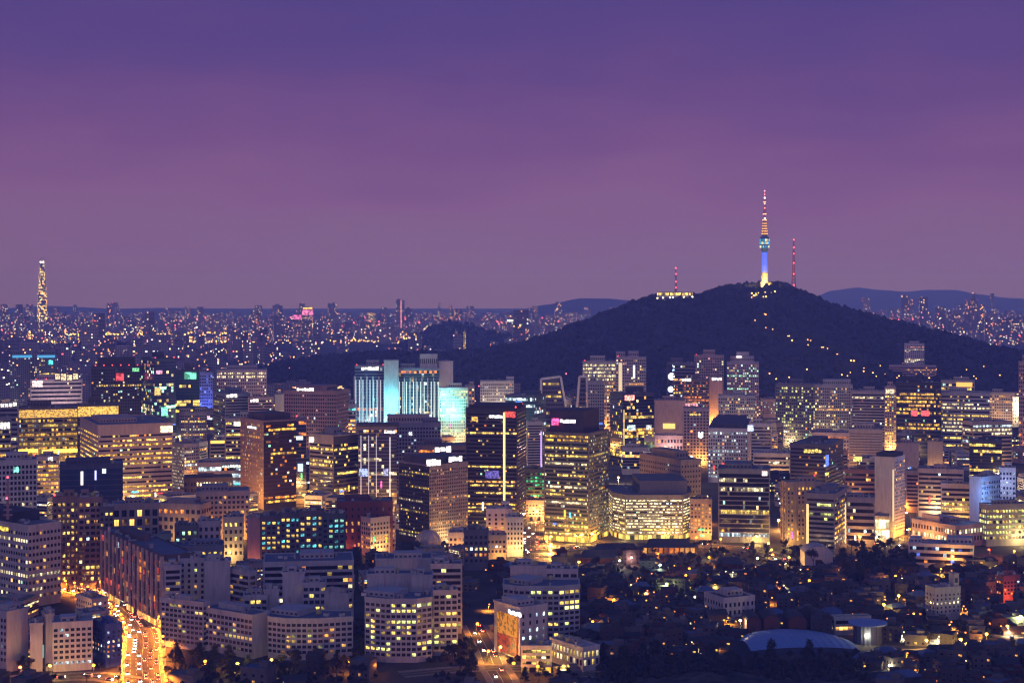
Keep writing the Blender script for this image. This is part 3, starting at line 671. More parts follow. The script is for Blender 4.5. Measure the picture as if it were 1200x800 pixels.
bld('tall pale tower with a white vertical lamp strip and a stepped roof', (722, None, 757), 419, 500, LAV, name='office_tower', cat='office tower', st='punched', nf=17, pw=4.5, lit=dict(p=.18, row=.02, pal=('white', 'warm')), slot=[(743, 428, 443, (.85, .9, 1), 2.5, 0, 2), (727, 425, 460, (1, .8, .5), .7, 0, 4)], ph=[(.0, .3, .1, .9, 9), (.4, .75, .1, .8, 10)], red=1)
bld('grey block with few lit windows in front of the cream finned tower', (689, None, 708), 448, 520, GREY, st='punched', nf=14, pw=4, lit=dict(p=.05, row=0))
# right centre far rows
bld('narrow tower carrying a tall screen of glowing white discs', (782, None, 815), 426, 500, (0.14, 0.13, 0.18), name='media_tower', cat='office tower', st='ribbon', nf=14, lit=dict(p=.1))
bld('pink grey tower block behind the disc screen with a red lamp', (814, None, 848), 417, 492, ROSE, st='punched', nf=17, pw=5, lit=dict(p=.14, row=0, pal=('pink', 'white')), ph=[(.3, .7, .1, .8, 10)], red=1, name='office_tower', cat='office tower')
bld('tall stepped tower with many small lit windows and a crown box', (852, None, 889), 425, 500, LAV, name='office_tower', cat='office tower', st='punched', nf=18, pw=4, lit=dict(p=.24, row=.04, pal=('white', 'warm', 'mint')), ph=[(.1, .85, .1, .8, 10), (.3, .7, .2, .7, 17)], slot=[(866, 417, 419, W1, 2, 0, 6)])
bld('brown office with amber lit floors under a white sign', (800, None, 831), 445, 508, (0.16, 0.12, 0.13), st='ribbon', nf=13, lit=dict(p=.25, row=.25, pal=('gold', 'orange'), s=.7), sign=[(799, 810, 443, 447, W1, 3)])
bld('pink blank tower with a white sign and orange light at its foot', (831, None, 847), 443, 508, ROSE, st='blank', sign=[(834, 846, 442, 446, W1, 3)], light=[(838, 10, (1, .45, .08), 160000, 12)])
bld('pale office with warm window rows standing before the stepped tower', (842, None, 885), 464, 514, PALE, st='punched', nf=9, pw=4, lit=dict(p=.3, row=.2, pal=('warm', 'white'), s=.8))
bld('plain pink grey block with an almost windowless front', (767, None, 803), 470, 535, ROSE, st='blank', slot=[(784, 496, 502, (1, .7, .2), 1.1, 0, 14)])
bld('lavender block with a bright lamp on its lower right corner', (801, None, 831), 479, 545, LAV, st='punched', nf=12, pw=5, lit=dict(p=.06, row=0), sign=[(818, 824, 505, 514, W1, 4, 0, .1), (803, 818, 472, 476, (1, .4, .5), 1.6), (808, 821, 484, 487, (1, .7, .2), 1.3)])
# right far rows
bld('dark office with a scatter of pale yellow windows', (909, None, 953), 451, 522, (0.16, 0.15, 0.19), st='punched', nf=14, pw=3.6, wr=.7, lit=dict(p=.27, row=.07, pal=('lime', 'white'), s=1.0))
bld('lavender tower with a rounded corner and many white lit windows', (953, None, 999), 452, 520, TILE, name='office_tower', cat='office tower', st='punched', nf=14, pw=3.4, lit=dict(p=.24, row=.06, pal=('white', 'warm')), ph=[(.25, .95, .1, .9, 8)])
bld('lavender slab with tight dark stripes, right of the white lit tower', (998, None, 1037), 459, 522, LAV, nf=13, lit=dict(p=.04, row=.02))
bld('slim tower with warm lit windows next to the black red lamped office', (1037, None, 1050), 454, 530, ROSE, st='punched', nf=16, pw=4, lit=dict(p=.4, pal=('warm', 'yellow')), sign=[(1038, 1048, 456, 461, (1, .85, .6), 1.5)])
bld('black office crossed by amber floors with red lit signs on its front', (1050, None, 1103), 449, 530, (0.045, 0.04, 0.05), name='office_tower', cat='office tower', st='ribbon', nf=13, lit=dict(p=.08, row=.18, pal=('warm', 'gold'), s=.9, rows={-3: 'gold', -4: 'gold'}), sign=[(1068, 1075, 481, 487, RED, 3), (1080, 1089, 481, 487, RED, 3)], proud=.2)
bld('cream slab end with an amber lit top floor', (1103, None, 1142), 447, 500, CREAM, st='ribbon', nf=8, lit=dict(p=.1, row=.05), slot=[(1130, 448, 453, (1, .5, .1), 1.4, 0, 18)])
bld('broad white striped office with yellow lit floor segments', (1103, None, 1160), 461, 528, PALE, nf=11, sill=.35, head=.8, lit=dict(p=.14, row=.3, pal=('yellow', 'white'), s=1.1))
bld('cream apartment slab at the right with rows of small windows', (1160, None, 1189), 461, 512, CREAM, st='punched', nf=11, pw=4, lit=dict(p=.12, pal='warm'), light=[(1175, 15, (1, .6, .35), 60000, 20)])
bld('small pinkish block with a glaring white lamp at its front', (1187, None, 1199), 466, 520, CREAM, st='punched', nf=9, lit=dict(p=.1), sign=[(1191, 1199, 480, 488, (1, .9, .7), 5, 0, .05)], light=[(1195, 55, (1, .85, .6), 90000, 10)])
bld('warm lit tower cut by the right edge of the view', (1194, None, 1225), 425, 540, ROSE, st='punched', nf=18, lit=dict(p=.25, pal=('warm', 'orange')), name='office_tower', cat='office tower')
bld('beige box office with one bright window row near its top', (1128, 1140, 1186), 495, 548, BEIGE, nf=8, lit=dict(p=.05, row=.04, rows={-2: 'white'}), roof='pale')
bld('black glass block with a few yellow floor strips at the right', (1136, None, 1174), 517, 572, (0.05, 0.05, 0.07), st='glass', nf=10, lit=dict(p=.08, row=.18, pal='yellow'))
bld('square pink block with a plain windowless front', (1050, None, 1077), 520, 566, ROSE, st='blank')
bld('narrow pink grey block between the plain pink one and the striped office', (1087, None, 1105), 518, 566, (0.42, 0.33, 0.32), st='blank')
# left middle rows
bld('office with a gold mesh crown and yellow lit glass floors', (22, None, 91), 479, 572, (0.16, 0.13, 0.10), nf=11, tb=12, lit=dict(p=.55, row=.3, pal=('yellow', 'gold'), s=.55), slot=[(33, 526, 530, (1, .55, .08), 2.5, 0, 22), (70, 526, 530, (1, .55, .08), 2.5, 0, 40)], bands=[(0, .885, .985, led_mat((1, .55, .10), 1.2, .7, .25))], light=[(60, 20, (1, .6, .15), 80000, 15)])
bld('wing with a glowing gold band and a big red sign', (91, None, 139), 475, 575, (0.15, 0.12, 0.10), nf=12, tb=14, lit=dict(p=.2, row=.2, pal=('yellow', 'white'), s=.7), bands=[(0, .87, .985, led_mat((1, .58, .10), 1.5, .6, .35))], sign=[(105, 124, 489, 498, (1, .16, .06), 2.6)])
bld('block with a white sign box and yellow rows at the left edge', (-20, None, 13), 490, 565, GREY, nf=9, lit=dict(p=.1, row=.1, pal='yellow', rows={2: 'yellow', 3: 'gold'}), sign=[(0, 12, 494, 503, W1, 2.6)])
bld('grey block under a long white roof lamp at the left edge', (-16, None, 21), 476, 540, GREY, nf=8, lit=dict(p=.05), sign=[(0, 20, 471, 477, W1, 2.2)])
bld('large pinkish office with long stripes of amber lit windows', (94, 115, 202), 499, 603, (0.60, 0.42, 0.35), nf=12, sill=.4, head=.78, tb=9, th=24, lit=dict(p=.12, row=.34, pal=('gold', 'yellow', 'warm'), s=1.3, rows={0: 'gold', 1: 'gold'}), facelit={3: dict(p=.4, row=.5)}, sign=[(188, 202, 499, 506, (1, .85, .55), 3)], ph=[(.1, .6, .3, .8, 4)])
bld('white office with dark square windows at the left edge', (-16, None, 43), 541, 640, (0.5, 0.47, 0.5), st='punched', nf=11, pw=3.9, wr=.62, sill=.2, head=.82, lit=dict(p=.09, row=0, pal=('white', 'cool')), sign=[(16, 22, 547, 553, (.3, 1, .8), 1.6)], red=1)
bld('white striped block with orange lit floors behind the dark windowed one', (38, None, 69), 536, 606, (0.55, 0.47, 0.45), nf=9, lit=dict(p=.3, row=.6, pal=('warm', 'gold'), s=1.0), sign=[(56, 62, 535, 540, W1, 3)], red=1)
bld('dark blue glass block with scattered white screens', (70, None, 144), 546, 636, (0.07, 0.08, 0.14), st='glass', nf=9, pw=4.5, glass='blue', lit=dict(p=.04, row=.02, pal=('yellow', 'cool', 'white')), slot=[(112, 551, 562, (.6, .6, 1), 1.6, 0, 2), (96, 552, 568, (1, .95, .8), 1.2, 0, 3)], ph=[(.1, .8, .1, .6, 5)])
bld('white colonnaded block with glowing windows along its left end', (201, 216, 233), 521, 580, PALE, st='punched', nf=10, pw=3, facelit={3: dict(p=.7, pal='white', s=.9)}, lit=dict(p=.05))
bld('low pale hall with bright white lit eaves', (232, None, 283), 543, 584, PALE, nf=4, lit=dict(p=.5, row=.3, pal='cool', s=1.2), sign=[(260, 282, 544, 548, (.9, 1, .95), 2.6)])
bld('dark hall under a hipped tile roof behind the low offices', (216, None, 272), 561, 592, (0.10, 0.09, 0.10), st='punched', nf=3, pw=3, lit=dict(p=.05), roof='tile', fins=(5, .8, .6))
bld('small block with a yellow lit top floor', (246, None, 264), 517, 566, GREY, nf=8, lit=dict(p=.1), slot=[(255, 516, 519, (1, .6, .1), 2, 0, 16)])
bld('pale slab standing at the left of the amber dark tower', (264, None, 306), 491, 575, CREAM, st='ribbon', nf=13, lit=dict(p=.08, row=.05, pal='yellow'), sign=[(274, 284, 494, 499, (1, .95, .7), 2.6)], slot=[(305, 486, 491, (.8, 1, .95), 4, 0, 4)])
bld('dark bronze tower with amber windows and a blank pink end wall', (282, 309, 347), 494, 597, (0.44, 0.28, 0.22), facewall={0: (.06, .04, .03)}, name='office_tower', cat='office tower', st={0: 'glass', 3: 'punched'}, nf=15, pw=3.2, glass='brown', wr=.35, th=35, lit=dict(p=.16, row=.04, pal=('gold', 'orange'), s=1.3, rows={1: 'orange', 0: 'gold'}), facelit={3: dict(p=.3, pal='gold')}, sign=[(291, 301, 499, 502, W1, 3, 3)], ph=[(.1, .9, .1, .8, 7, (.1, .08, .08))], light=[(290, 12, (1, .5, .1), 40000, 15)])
bld('slim glass shaft with blue white lamps beside the bronze tower', (347, None, 359), 490, 590, (0.2, 0.2, 0.26), st='glass', nf=16, pw=3, glass='blue', lit=dict(p=.05), slot=[(351, 511, 515, (.7, .9, 1), 2, 0, 8), (352, 543, 552, (.4, .6, 1), 1.8, 0, 6)], red=1, ph=[])
bld('tall rose tower with a grid of dark windows and a white roof sign', (333, 394, 408), 459, 560, (0.40, 0.25, 0.25), name='office_tower', cat='office tower', st='punched', nf=16, pw=3.6, wr=.6, lit=dict(p=.07, row=0, pal=('pink', 'white')), ph=[(.1, .9, .2, .8, 6)], sign=[(348, 368, 454, 458, W1, 3.2, 3), (395, 400, 452, 455, (1, .5, .2), 2)], clutter=1)
bld('sliver of a teal and white office beside the rose tower', (404, None, 417), 475, 545, (.5, .55, .58), nf=11, lit=dict(p=.3, row=.3, pal=('cyan', 'warm')))
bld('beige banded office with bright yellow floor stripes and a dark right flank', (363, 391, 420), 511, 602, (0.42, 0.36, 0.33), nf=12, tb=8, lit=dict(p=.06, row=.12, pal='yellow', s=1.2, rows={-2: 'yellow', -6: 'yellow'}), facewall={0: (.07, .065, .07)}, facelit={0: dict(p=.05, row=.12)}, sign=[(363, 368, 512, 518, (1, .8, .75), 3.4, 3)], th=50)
bld('grey glass tower with white vertical lines under a flat overhanging roof', (420, None, 465), 500, 600, (0.3, 0.26, 0.28), name='office_tower', cat='office tower', st='glass', nf=17, pw=3.2, glass='grey', lit=dict(p=.09, row=.03, pal=('white', 'warm')), slot=[(423, 510, 596, (.8, .8, 1), .5, 0, 1), (432, 510, 596, (.8, .8, 1), .5, 0, .8), (441, 510, 596, (.8, .8, 1), .5, 0, .8), (457, 512, 596, (1, .9, 1), .9, 0, 1)], sign=[(450, 463, 504, 508, (.95, .8, 1), 4), (421, 431, 549, 558, (.4, .5, 1), 1.6), (449, 455, 549, 557, (.6, .6, 1), 1.2)], ph=[(-.05, 1.05, -.05, 1.05, 2.2, (.1, .1, .12))], light=[(458, 8, (1, .5, .1), 30000, 12)])
bld('blue grey stone wing with a low hall on its roof', (464, None, 516), 497, 585, BLUEG, st='punched', nf=14, pw=4, lit=dict(p=.06, row=.02, pal='cool'), ph=[(-.2, .75, .2, .8, 9, (.45, .38, .38)), (.6, .95, .05, .5, 6)], sign=[(479, 483, 506, 510, (.9, .95, 1), 2.2)])
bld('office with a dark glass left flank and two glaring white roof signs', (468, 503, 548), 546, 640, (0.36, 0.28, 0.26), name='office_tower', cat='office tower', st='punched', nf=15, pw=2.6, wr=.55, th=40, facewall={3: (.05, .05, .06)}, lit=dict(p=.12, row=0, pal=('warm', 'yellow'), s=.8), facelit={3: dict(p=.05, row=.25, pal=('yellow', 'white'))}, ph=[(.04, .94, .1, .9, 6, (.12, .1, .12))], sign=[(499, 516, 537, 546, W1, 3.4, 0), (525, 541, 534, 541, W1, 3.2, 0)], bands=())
bld('brown hall roofed block with a long white sign behind the twin signed office', (490, None, 550), 523, 598, (0.2, 0.15, 0.16), nf=10, lit=dict(p=.05), sign=[(509, 529, 522, 530, W1, 3.6)])
# central tall ones
bld('tall dark glass tower with a yellow vertical light line and red lit top corner', (546, 606, 616), 480, 626, (0.07, 0.06, 0.07), name='office_tower', cat='office tower', st='ribbon', sill=.3, head=.76, nf=24, pw=2.4, glass='dark', lit=dict(p=.05, row=.0, pal='yellow'), facelit={3: dict(p=.07, row=.12, pal=('yellow', 'warm'), rows={4: 'yellow', 3: 'gold', 5: 'gold', 12: 'yellow', -5: 'yellow', 9: 'warm'})}, slot=[(591, 483, 587, (1, .68, .22), 2.0, 3, 2.2)], sign=[(573, 589, 486, 490, W1, 4, 3), (592, 604, 482, 489, (1, .1, .08), 1.6, 3), (553, 560, 488, 493, (1, .55, .1), 1.5, 3), (569, 585, 551, 560, (.25, .2, .9), .8, 3)], ph=[(.05, .95, .05, .95, 3)], red=2)
bld('broad tower of yellow lit floors with a dark roof block and pink and white signs', (638, 690, 713), 509, 636, (0.24, 0.22, 0.16), name='office_tower', cat='office tower', st='ribbon', nf=20, pw=2.2, sill=.3, head=.82, tb=1, indiv=False, glass='green', lit=dict(p=.16, row=.1, pal=('yellow', 'lime'), s=.8), facelit={3: dict(p=.12, row=.55, pal=('yellow', 'yellow', 'white'), s=1.35, rows={-1: 'gold', -2: 'gold', -5: 'yellow', -6: 'white'}), 0: dict(p=.35, row=.05, pal=('yellow', 'white'), s=.7)}, ph=[(.05, .85, .15, .9, 20, (.06, .05, .07))], sign=[(656, 675, 491, 496, W1, 3.6, 3), (647, 655, 490, 498, (1, .1, .35), 2.8, 3)], light=[(645, 4, (1, .55, .1), 9000, 7), (668, 4, (1, .55, .1), 9000, 7), (690, 4, (1, .55, .1), 9000, 7), (706, 4, (1, .55, .1), 9000, 7)], gfl=('gold', 1.8))
bld('dark glass tower with amber stripes and a red white sign at its corner', (715, 730, 766), 462, 552, (0.08, 0.08, 0.10), name='office_tower', cat='office tower', st='glass', nf=17, pw=3.4, glass='dark', lit=dict(p=.08, row=.14, pal=('yellow', 'gold'), rows={3: 'yellow', 2: 'yellow', 8: 'gold'}), facelit={3: dict(p=.07, row=0)}, sign=[(732, 743, 463, 469, (1, .35, .3), 3), (735, 744, 498, 504, (.7, .95, 1), 2), (757, 763, 498, 503, (.9, .95, 1), 1.5)], slot=[(731, 480, 540, (1, .8, .4), .7, 0, 1)])
bld('small glass fronted block with pale green lit windows', (755, None, 767), 514, 552, PALE, st='glass', nf=6, lit=dict(p=.85, row=.4, pal=('lime', 'mint', 'white'), s=.7), clutter=1)
bld('small white block with pink lit windows', (767, None, 800), 511, 548, (0.66, 0.5, 0.5), st='punched', nf=4, pw=4, lit=dict(p=.5, pal=('pink', 'warm'), s=.8), light=[(785, 22, (1, .6, .6), 26000, 14)], clutter=1)
bld('beige stone office with a dark recessed centre and small square windows', (750, 798, 821), 540, 622, (0.40, 0.31, 0.25), st='punched', nf=9, pw=4, wr=.45, sill=.3, head=.7, th=28, lit=dict(p=.03, row=0), bands=[(3, .3, .72, GL['dark'])], ph=[(.2, .8, .2, .8, 7)], indiv=False)
bld('beige low wing with warm lit windows below the stone office', (809, None, 834), 586, 632, (0.44, 0.33, 0.25), st='punched', nf=6, pw=4, wr=.5, lit=dict(p=.3, pal=('warm', 'gold'), s=.7), light=[(830, 5, (1, .5, .1), 14000, 9)], clutter=1)
bx = [(711, 1480), (718, 1425), (733, 1405), (800, 1405), (809, 1425), (809, 1475), (720, 1480)]
bld('low glass office with a rounded left end and brightly lit floors', (711, None, 809), 581, 633, (0.30, 0.30, 0.24), poly=[(gx(a, b), b) for a, b in bx], st='ribbon', nf=9, pw=2.0, sill=.36, head=.82, glass='green', lit=dict(p=.2, row=.62, pal=('white', 'white', 'yellow'), s=1.5), ph=[(.1, .85, .3, .85, 12, (.2, .19, .2))], gfl=('yellow', 1.3), light=[(730, 4, (1, .7, .25), 7000, 8), (780, 4, (1, .7, .25), 7000, 8)])
bld('lavender white office with cool lit windows and dark roof plant', (830, 876, 884), 503, 566, (0.52, 0.48, 0.56), st='punched', nf=10, pw=3.4, wr=.6, lit=dict(p=.3, row=.05, pal=('cool', 'white'), s=.8), facelit={0: dict(p=.15)}, ph=[(.05, .95, .1, .9, 5, (.08, .08, .1))], clutter=5)
bld('black glass office ringed by thin pale floor lines', (842, None, 902), 551, 635, (0.20, 0.22, 0.25), name='office_tower', cat='office tower', st='ribbon', nf=11, pw=2.4, sill=.12, head=.9, glass='dark', dep=34, lit=dict(p=.035, row=.1, s=.8, pal=('cool', 'yellow', 'white'), rows={0: 'cool', 4: 'yellow'}), ph=[(.12, .65, .1, .8, 5)], sign=[(893, 899, 552, 557, (1, .75, .7), 3)], finmat=None)
bld('white block with narrow ribbon windows behind the black ringed office', (880, None, 904), 497, 566, PALE, nf=12, lit=dict(p=.05, row=.05), sign=[(876, 883, 498, 505, (.5, .6, 1), 2.5)])
bld('low white office with a rounded ribbon front', (883, None, 926), 532, 570, (0.55, 0.5, 0.55), nf=5, lit=dict(p=.06), roof='pale')
bld('charcoal block with a yellow lit sign floor and blue strip', (926, 968, 988), 522, 590, (0.13, 0.12, 0.13), st='ribbon', nf=10, lit=dict(p=.03, row=0), sign=[(942, 963, 525, 531, (1, .7, .15), 1.8, 3), (967, 970, 533, 546, (.1, .2, 1), 2.4), (966, 970, 553, 557, (1, .9, .2), 2)])
bld('pink block with an arcade of arched windows along its top', (951, None, 995), 508, 550, (0.5, 0.36, 0.35), st='punched', nf=6, pw=4, lit=dict(p=.05, rows={-1: 'orange'}, s=.5, row=0))
bld('grey blank fronted tower with two vertical grooves', (995, None, 1034), 504, 568, GREY, st='ribbon', nf=14, sill=.45, head=.7, lit=dict(p=.02, row=0), ph=[(.15, .75, .1, .8, 7)])
bld('brick red low block between the grey tower and the white tower', (990, None, 1026), 551, 592, (0.3, 0.14, 0.12), nf=5, lit=dict(p=.1, row=.1, pal='warm'), sign=[(1000, 1010, 535, 540, (1, .9, .2), 2)])
bld('beige hotel with bowed bays and small amber windows', (916, 922, 964), 566, 640, (0.44, 0.33, 0.24), name='hotel', cat='hotel', st='punched', nf=9, pw=4.2, wr=.5, sill=.25, head=.8, th=8, lit=dict(p=.16, pal=('gold', 'warm'), s=.9), fins=(8.4, 1.6, 1.2), light=[(925, 6, (1, .6, .15), 12000, 10)], roof='pale')
bld('narrow grey tower with a glowing amber edge on each side', (945, 978, 992), 580, 652, (0.24, 0.23, 0.26), st='ribbon', nf=11, lit=dict(p=.05, row=.08, pal=('white', 'lime')), facelit={0: dict(p=.3, pal='gold')}, slot=[(946.5, 590, 640, (1, .7, .3), 1.1, 3, 2.6), (990, 590, 636, (1, .75, .4), 1.1, 0, 2.6)])
bld('tall white slab tower with an amber lit foot and dark roof box', (1025, 1048, 1060), 537, 630, (0.62, 0.58, 0.57), name='apartment_tower', cat='tower block', st={0: 'punched', 3: 'blank'}, nf=16, pw=4, th=55, lit=dict(p=.15, pal='warm'), ph=[(.05, .95, .05, .95, 4, (.05, .05, .06))], light=[(1037, 6, (1, .55, .1), 9000, 9), (1054, 5, (1, .55, .1), 16000, 7)], slot=[(1047, 550, 610, (1, .75, .4), .8, 3, 1.4)])
bld('low block under a green roof beside the white slab tower', (990, None, 1025), 584, 640, GREY, nf=5, roof='green', lit=dict(p=.1))
bld('long low market hall blazing with orange light', (1001, None, 1042), 606, 634, (0.4, 0.3, 0.22), st='glass', nf=2, gf=2, tb=1.5, lit=dict(p=.9, row=.8, pal=('gold', 'white', 'orange'), s=2.0), ph=[], light=[(1010, 5, (1, .55, .15), 16000, 8), (1030, 5, (1, .65, .25), 22000, 8)], name='market_hall', cat='market hall')
bld('pinkish apartment block with white balconies', (1062, None, 1092), 553, 600, (0.46, 0.36, 0.37), st='ribbon', nf=7, lit=dict(p=.08))
bld('mauve ribbon windowed block right of the balconied one', (1076, None, 1129), 551, 605, ROSE, st='ribbon', nf=7, lit=dict(p=.05, row=.03))
bld('beige block with two bright yellow window rows', (1103, None, 1137), 568, 622, (0.46, 0.39, 0.36), nf=6, lit=dict(p=.05, row=0, pal='yellow', s=1.3, rows={2: 'yellow', 3: 'yellow'}), roof='pale')
bld('office washed in pale blue light with a blank grey left flank', (1136, 1150, 1172), 560, 630, (0.5, 0.5, 0.55), st={0: 'punched', 3: 'blank'}, nf=8, pw=3.5, lit=dict(p=.2, pal='cool', s=.8), th=40, light=[(1160, 40, (.2, .4, 1), 42000, 16)])
bld('white stair core standing above the blue lit office', (1171, None, 1190), 549, 615, PALE, st='punched', nf=8, pw=4, lit=dict(p=.3, pal='cool', s=.8), light=[(1180, 40, (.4, .5, 1), 16000, 14)], clutter=1)
bld('school with rows of big lime yellow lit windows', (1148, 1156, 1215), 592, 640, (0.34, 0.33, 0.28), name='school', cat='school', st='punched', nf=5, pw=3.6, wr=.78, sill=.22, head=.78, tb=3, lit=dict(p=.62, row=.4, pal=('lime', 'yellow'), s=1.15), th=10)
bld('low pink ruled building with a flat roof and small dark windows', (1069, 1120, 1151), 617, 642, (0.42, 0.29, 0.31), st='punched', nf=2, pw=3.6, gf=3, tb=2, th=30, lit=dict(p=.06), ph=[(.3, .6, .3, .7, 5), (.05, .2, .4, .8, 6)], indiv=False)
bld('white terraced building with blue lit ground floor windows', (1065, None, 1141), 640, 664, (0.5, 0.48, 0.5), st='ribbon', nf=3, gf=2.5, tb=1, lit=dict(p=.12, row=.1, pal=('cool', 'blue'), s=.8), roof='pale', dep=22, ph=[(.02, .2, .2, .7, 4), (.6, .98, .3, .9, 5)])
bld('grey stone block with small square windows and a stair turret at its right end', (1085, 1096, 1125), 690, 728, (0.42, 0.39, 0.40), st='punched', nf=5, pw=3.2, wr=.4, sill=.25, head=.75, th=20, lit=dict(p=.03, row=0), ph=[(.78, 1., .1, .6, 9)], roof='pale', clutter=1)
bld('brick house block lit red at its foot', (1168, 1176, 1195), 676, 706, (0.30, 0.10, 0.08), st='punched', nf=4, pw=3, lit=dict(p=.1, pal='orange'), light=[(1186, 4, (1, .2, .05), 7000, 6)], th=20, name='apartment_house', cat='apartment house')
# ------------------------------------------------------------------ near rows
bld('white tiled office with square windows, many lit, and a dark roof block', (-40, 33, 71), 617, 712, (0.56, 0.50, 0.47), st='punched', nf=10, pw=3.1, wr=.66, sill=.28, head=.74, lit=dict(p=.16, row=.1, pal=('white', 'warm'), s=1.1, rows={3: 'white'}), ph=[(.1, .95, .3, .95, 7, (.05, .05, .07))], sign=[(-2, 11, 616, 622, (1, .7, .1), 1.6, 3)], th=50, indiv=True)
bld('brown apartment tower with scattered yellow windows', (62, None, 93), 584, 690, (0.25, 0.17, 0.15), name='apartment_tower', cat='tower block', st='punched', nf=14, pw=3.2, lit=dict(p=.3, pal='yellow', s=1.1), red=1)
bld('brown apartment tower with tall vertical ribs, joined to the right of the first', (92, None, 119), 584, 690, (0.30, 0.21, 0.19), name='apartment_tower', cat='tower block', st='ribbon', nf=14, lit=dict(p=.12, pal=('yellow', 'warm')), fins=(4.5, 1.1, .9))
bld('slim dark tower with a column of yellow windows', (117, None, 133), 595, 690, (0.14, 0.13, 0.14), st='punched', nf=13, pw=3.2, lit=dict(p=.32, pal='yellow', s=1.0))
bld('beige block of tall framed openings with yellow lit rooms', (132, None, 186), 592, 668, (0.44, 0.33, 0.29), st='punched', nf=6, pw=6.5, wr=.66, sill=.12, head=.88, lit=dict(p=.28, pal=('yellow', 'warm'), s=1.0))
bld('low beige office with square openings behind the blue roofs', (185, 236, 247), 592, 640, (0.40, 0.31, 0.30), st='punched', nf=4, pw=5, wr=.6, lit=dict(p=.06, pal='orange'), ph=[(.1, .8, .2, .8, 4)])
bld('low pale office with one lit window row, right of the square windowed one', (230, None, 292), 577, 634, (0.36, 0.31, 0.32), st='punched', nf=6, pw=5, lit=dict(p=.08, row=.05, pal='warm'), ph=[(.1, .6, .2, .8, 5)])
bld('dark red brick block behind the white gridded office', (395, None, 460), 589, 650, (0.16, 0.045, 0.04), st='punched', nf=6, pw=5, wr=.3, lit=dict(p=.08, pal='warm'), light=[(402, 6, (1, .25, .08), 6000, 8)])
bld('small white gridded office with one warm lit window row', (408, 434, 463), 608, 652, (0.52, 0.46, 0.47), st='punched', nf=6, pw=3.2, wr=.6, lit=dict(p=.03, row=0, pal='warm', s=1.2, rows={2: 'warm'}), th=40)
# the long ribbed block along the street: dark bays, pale fins, fire coloured reflections put in as pane glow
c0, c1 = (190, 737), (120, 697)
pA, pB = Vector(G(*c0)), Vector(G(*c1)); dd = (pB - pA).normalized(); nn_ = Vector((dd.y, -dd.x)); 
if nn_.x < 0: nn_ = -nn_
pol = [tuple(pB), tuple(pA), tuple(pA + nn_ * 22), tuple(pB + nn_ * 22)]
bld('long ribbed glass building curving along the glowing street', (120, None, 190), 652, 737, (0.12, 0.09, 0.09), poly=pol, st='glass', nf=8, pw=3.4, gf=5, lit=dict(p=.26, row=.05, pal=('orange', 'warm', 'orange', (1, .1, .03)), s=.6), fins=(10, 1.1, 1.6), finmat=wall_mat((.6, .48, .46)), gfl=('warm', 1.6), roof='blue', th=0, clutter=8)
for q in ((128, 672, 618), (140, 670, 625), (154, 672, 632)):
    Yq = Yb(q[1] + 30); t = thing('flagpole', 'pale slim mast standing in front of the long ribbed building', 'mast', (gx(q[0], Yq), Yq, 0), 0, 'slim masts before the ribbed building')
    m = MB(); m.bar((0, 0, 0), (0, 0, gz(q[2], Yq)), .5, 8, 0, .3); m.build('pole', wall_mat((.6, .5, .52)), t)
    m = MB(); z = gz(q[2], Yq); m.lathe([(.1, z - 4), (1.1, z - 3.4), (1.2, z), (.4, z + .8)], 8); m.build('finial', wall_mat((.6, .5, .55)), t)
bld('white apartment slab with a blank flank at the lower left corner', (-14, 8, 33), 718, 788, TILE, name='apartment_block', cat='apartment block', st={3: 'punched', 0: 'blank'}, nf=7, pw=3, th=55, lit=dict(p=.12, pal='cool'), ph=[(.2, .8, .2, .6, 3.2)])
bld('slim blank white tower joined to the grid windowed block', (49, 54, 63), 721, 786, TILE, name='apartment_block', cat='apartment block', st='blank', ph=[(.2, .8, .2, .6, 3)], clutter=1, slot=[(51.5, 755, 770, (.3, .9, .8), .5, 3, 1)])
bld('narrow white slab at the left of the grid windowed block', (35, None, 50), 732, 787, TILE, name='apartment_block', cat='apartment block', st='blank', clutter=1, ph=[])
bld('white block with a regular grid of dark square windows', (62, None, 108), 731, 787, (0.54, 0.5, 0.53), name='apartment_block', cat='apartment block', st='punched', nf=7, pw=3.3, wr=.66, sill=.2, head=.76, gf=3.5, tb=2, lit=dict(p=.06, pal='cool', s=.6), roof='pale', dep=20)
bld('dark blue panelled block by the street', (108, 124, 142), 733, 782, (0.06, 0.10, 0.36), st='punched', nf=6, pw=3.4, wr=.4, lit=dict(p=.06), th=40, facelit={3: dict(p=.05)}, roof='dark')
bld('low white corner block at the bend of the glowing street', (90, 108, 126), 703, 728, (0.5, 0.46, 0.48), st='punched', nf=3, pw=3.4, wr=.5, gf=3, tb=1.5, lit=dict(p=.05), th=40, roof='pale', light=[(86, 4, (1, .4, .08), 9000, 8)])
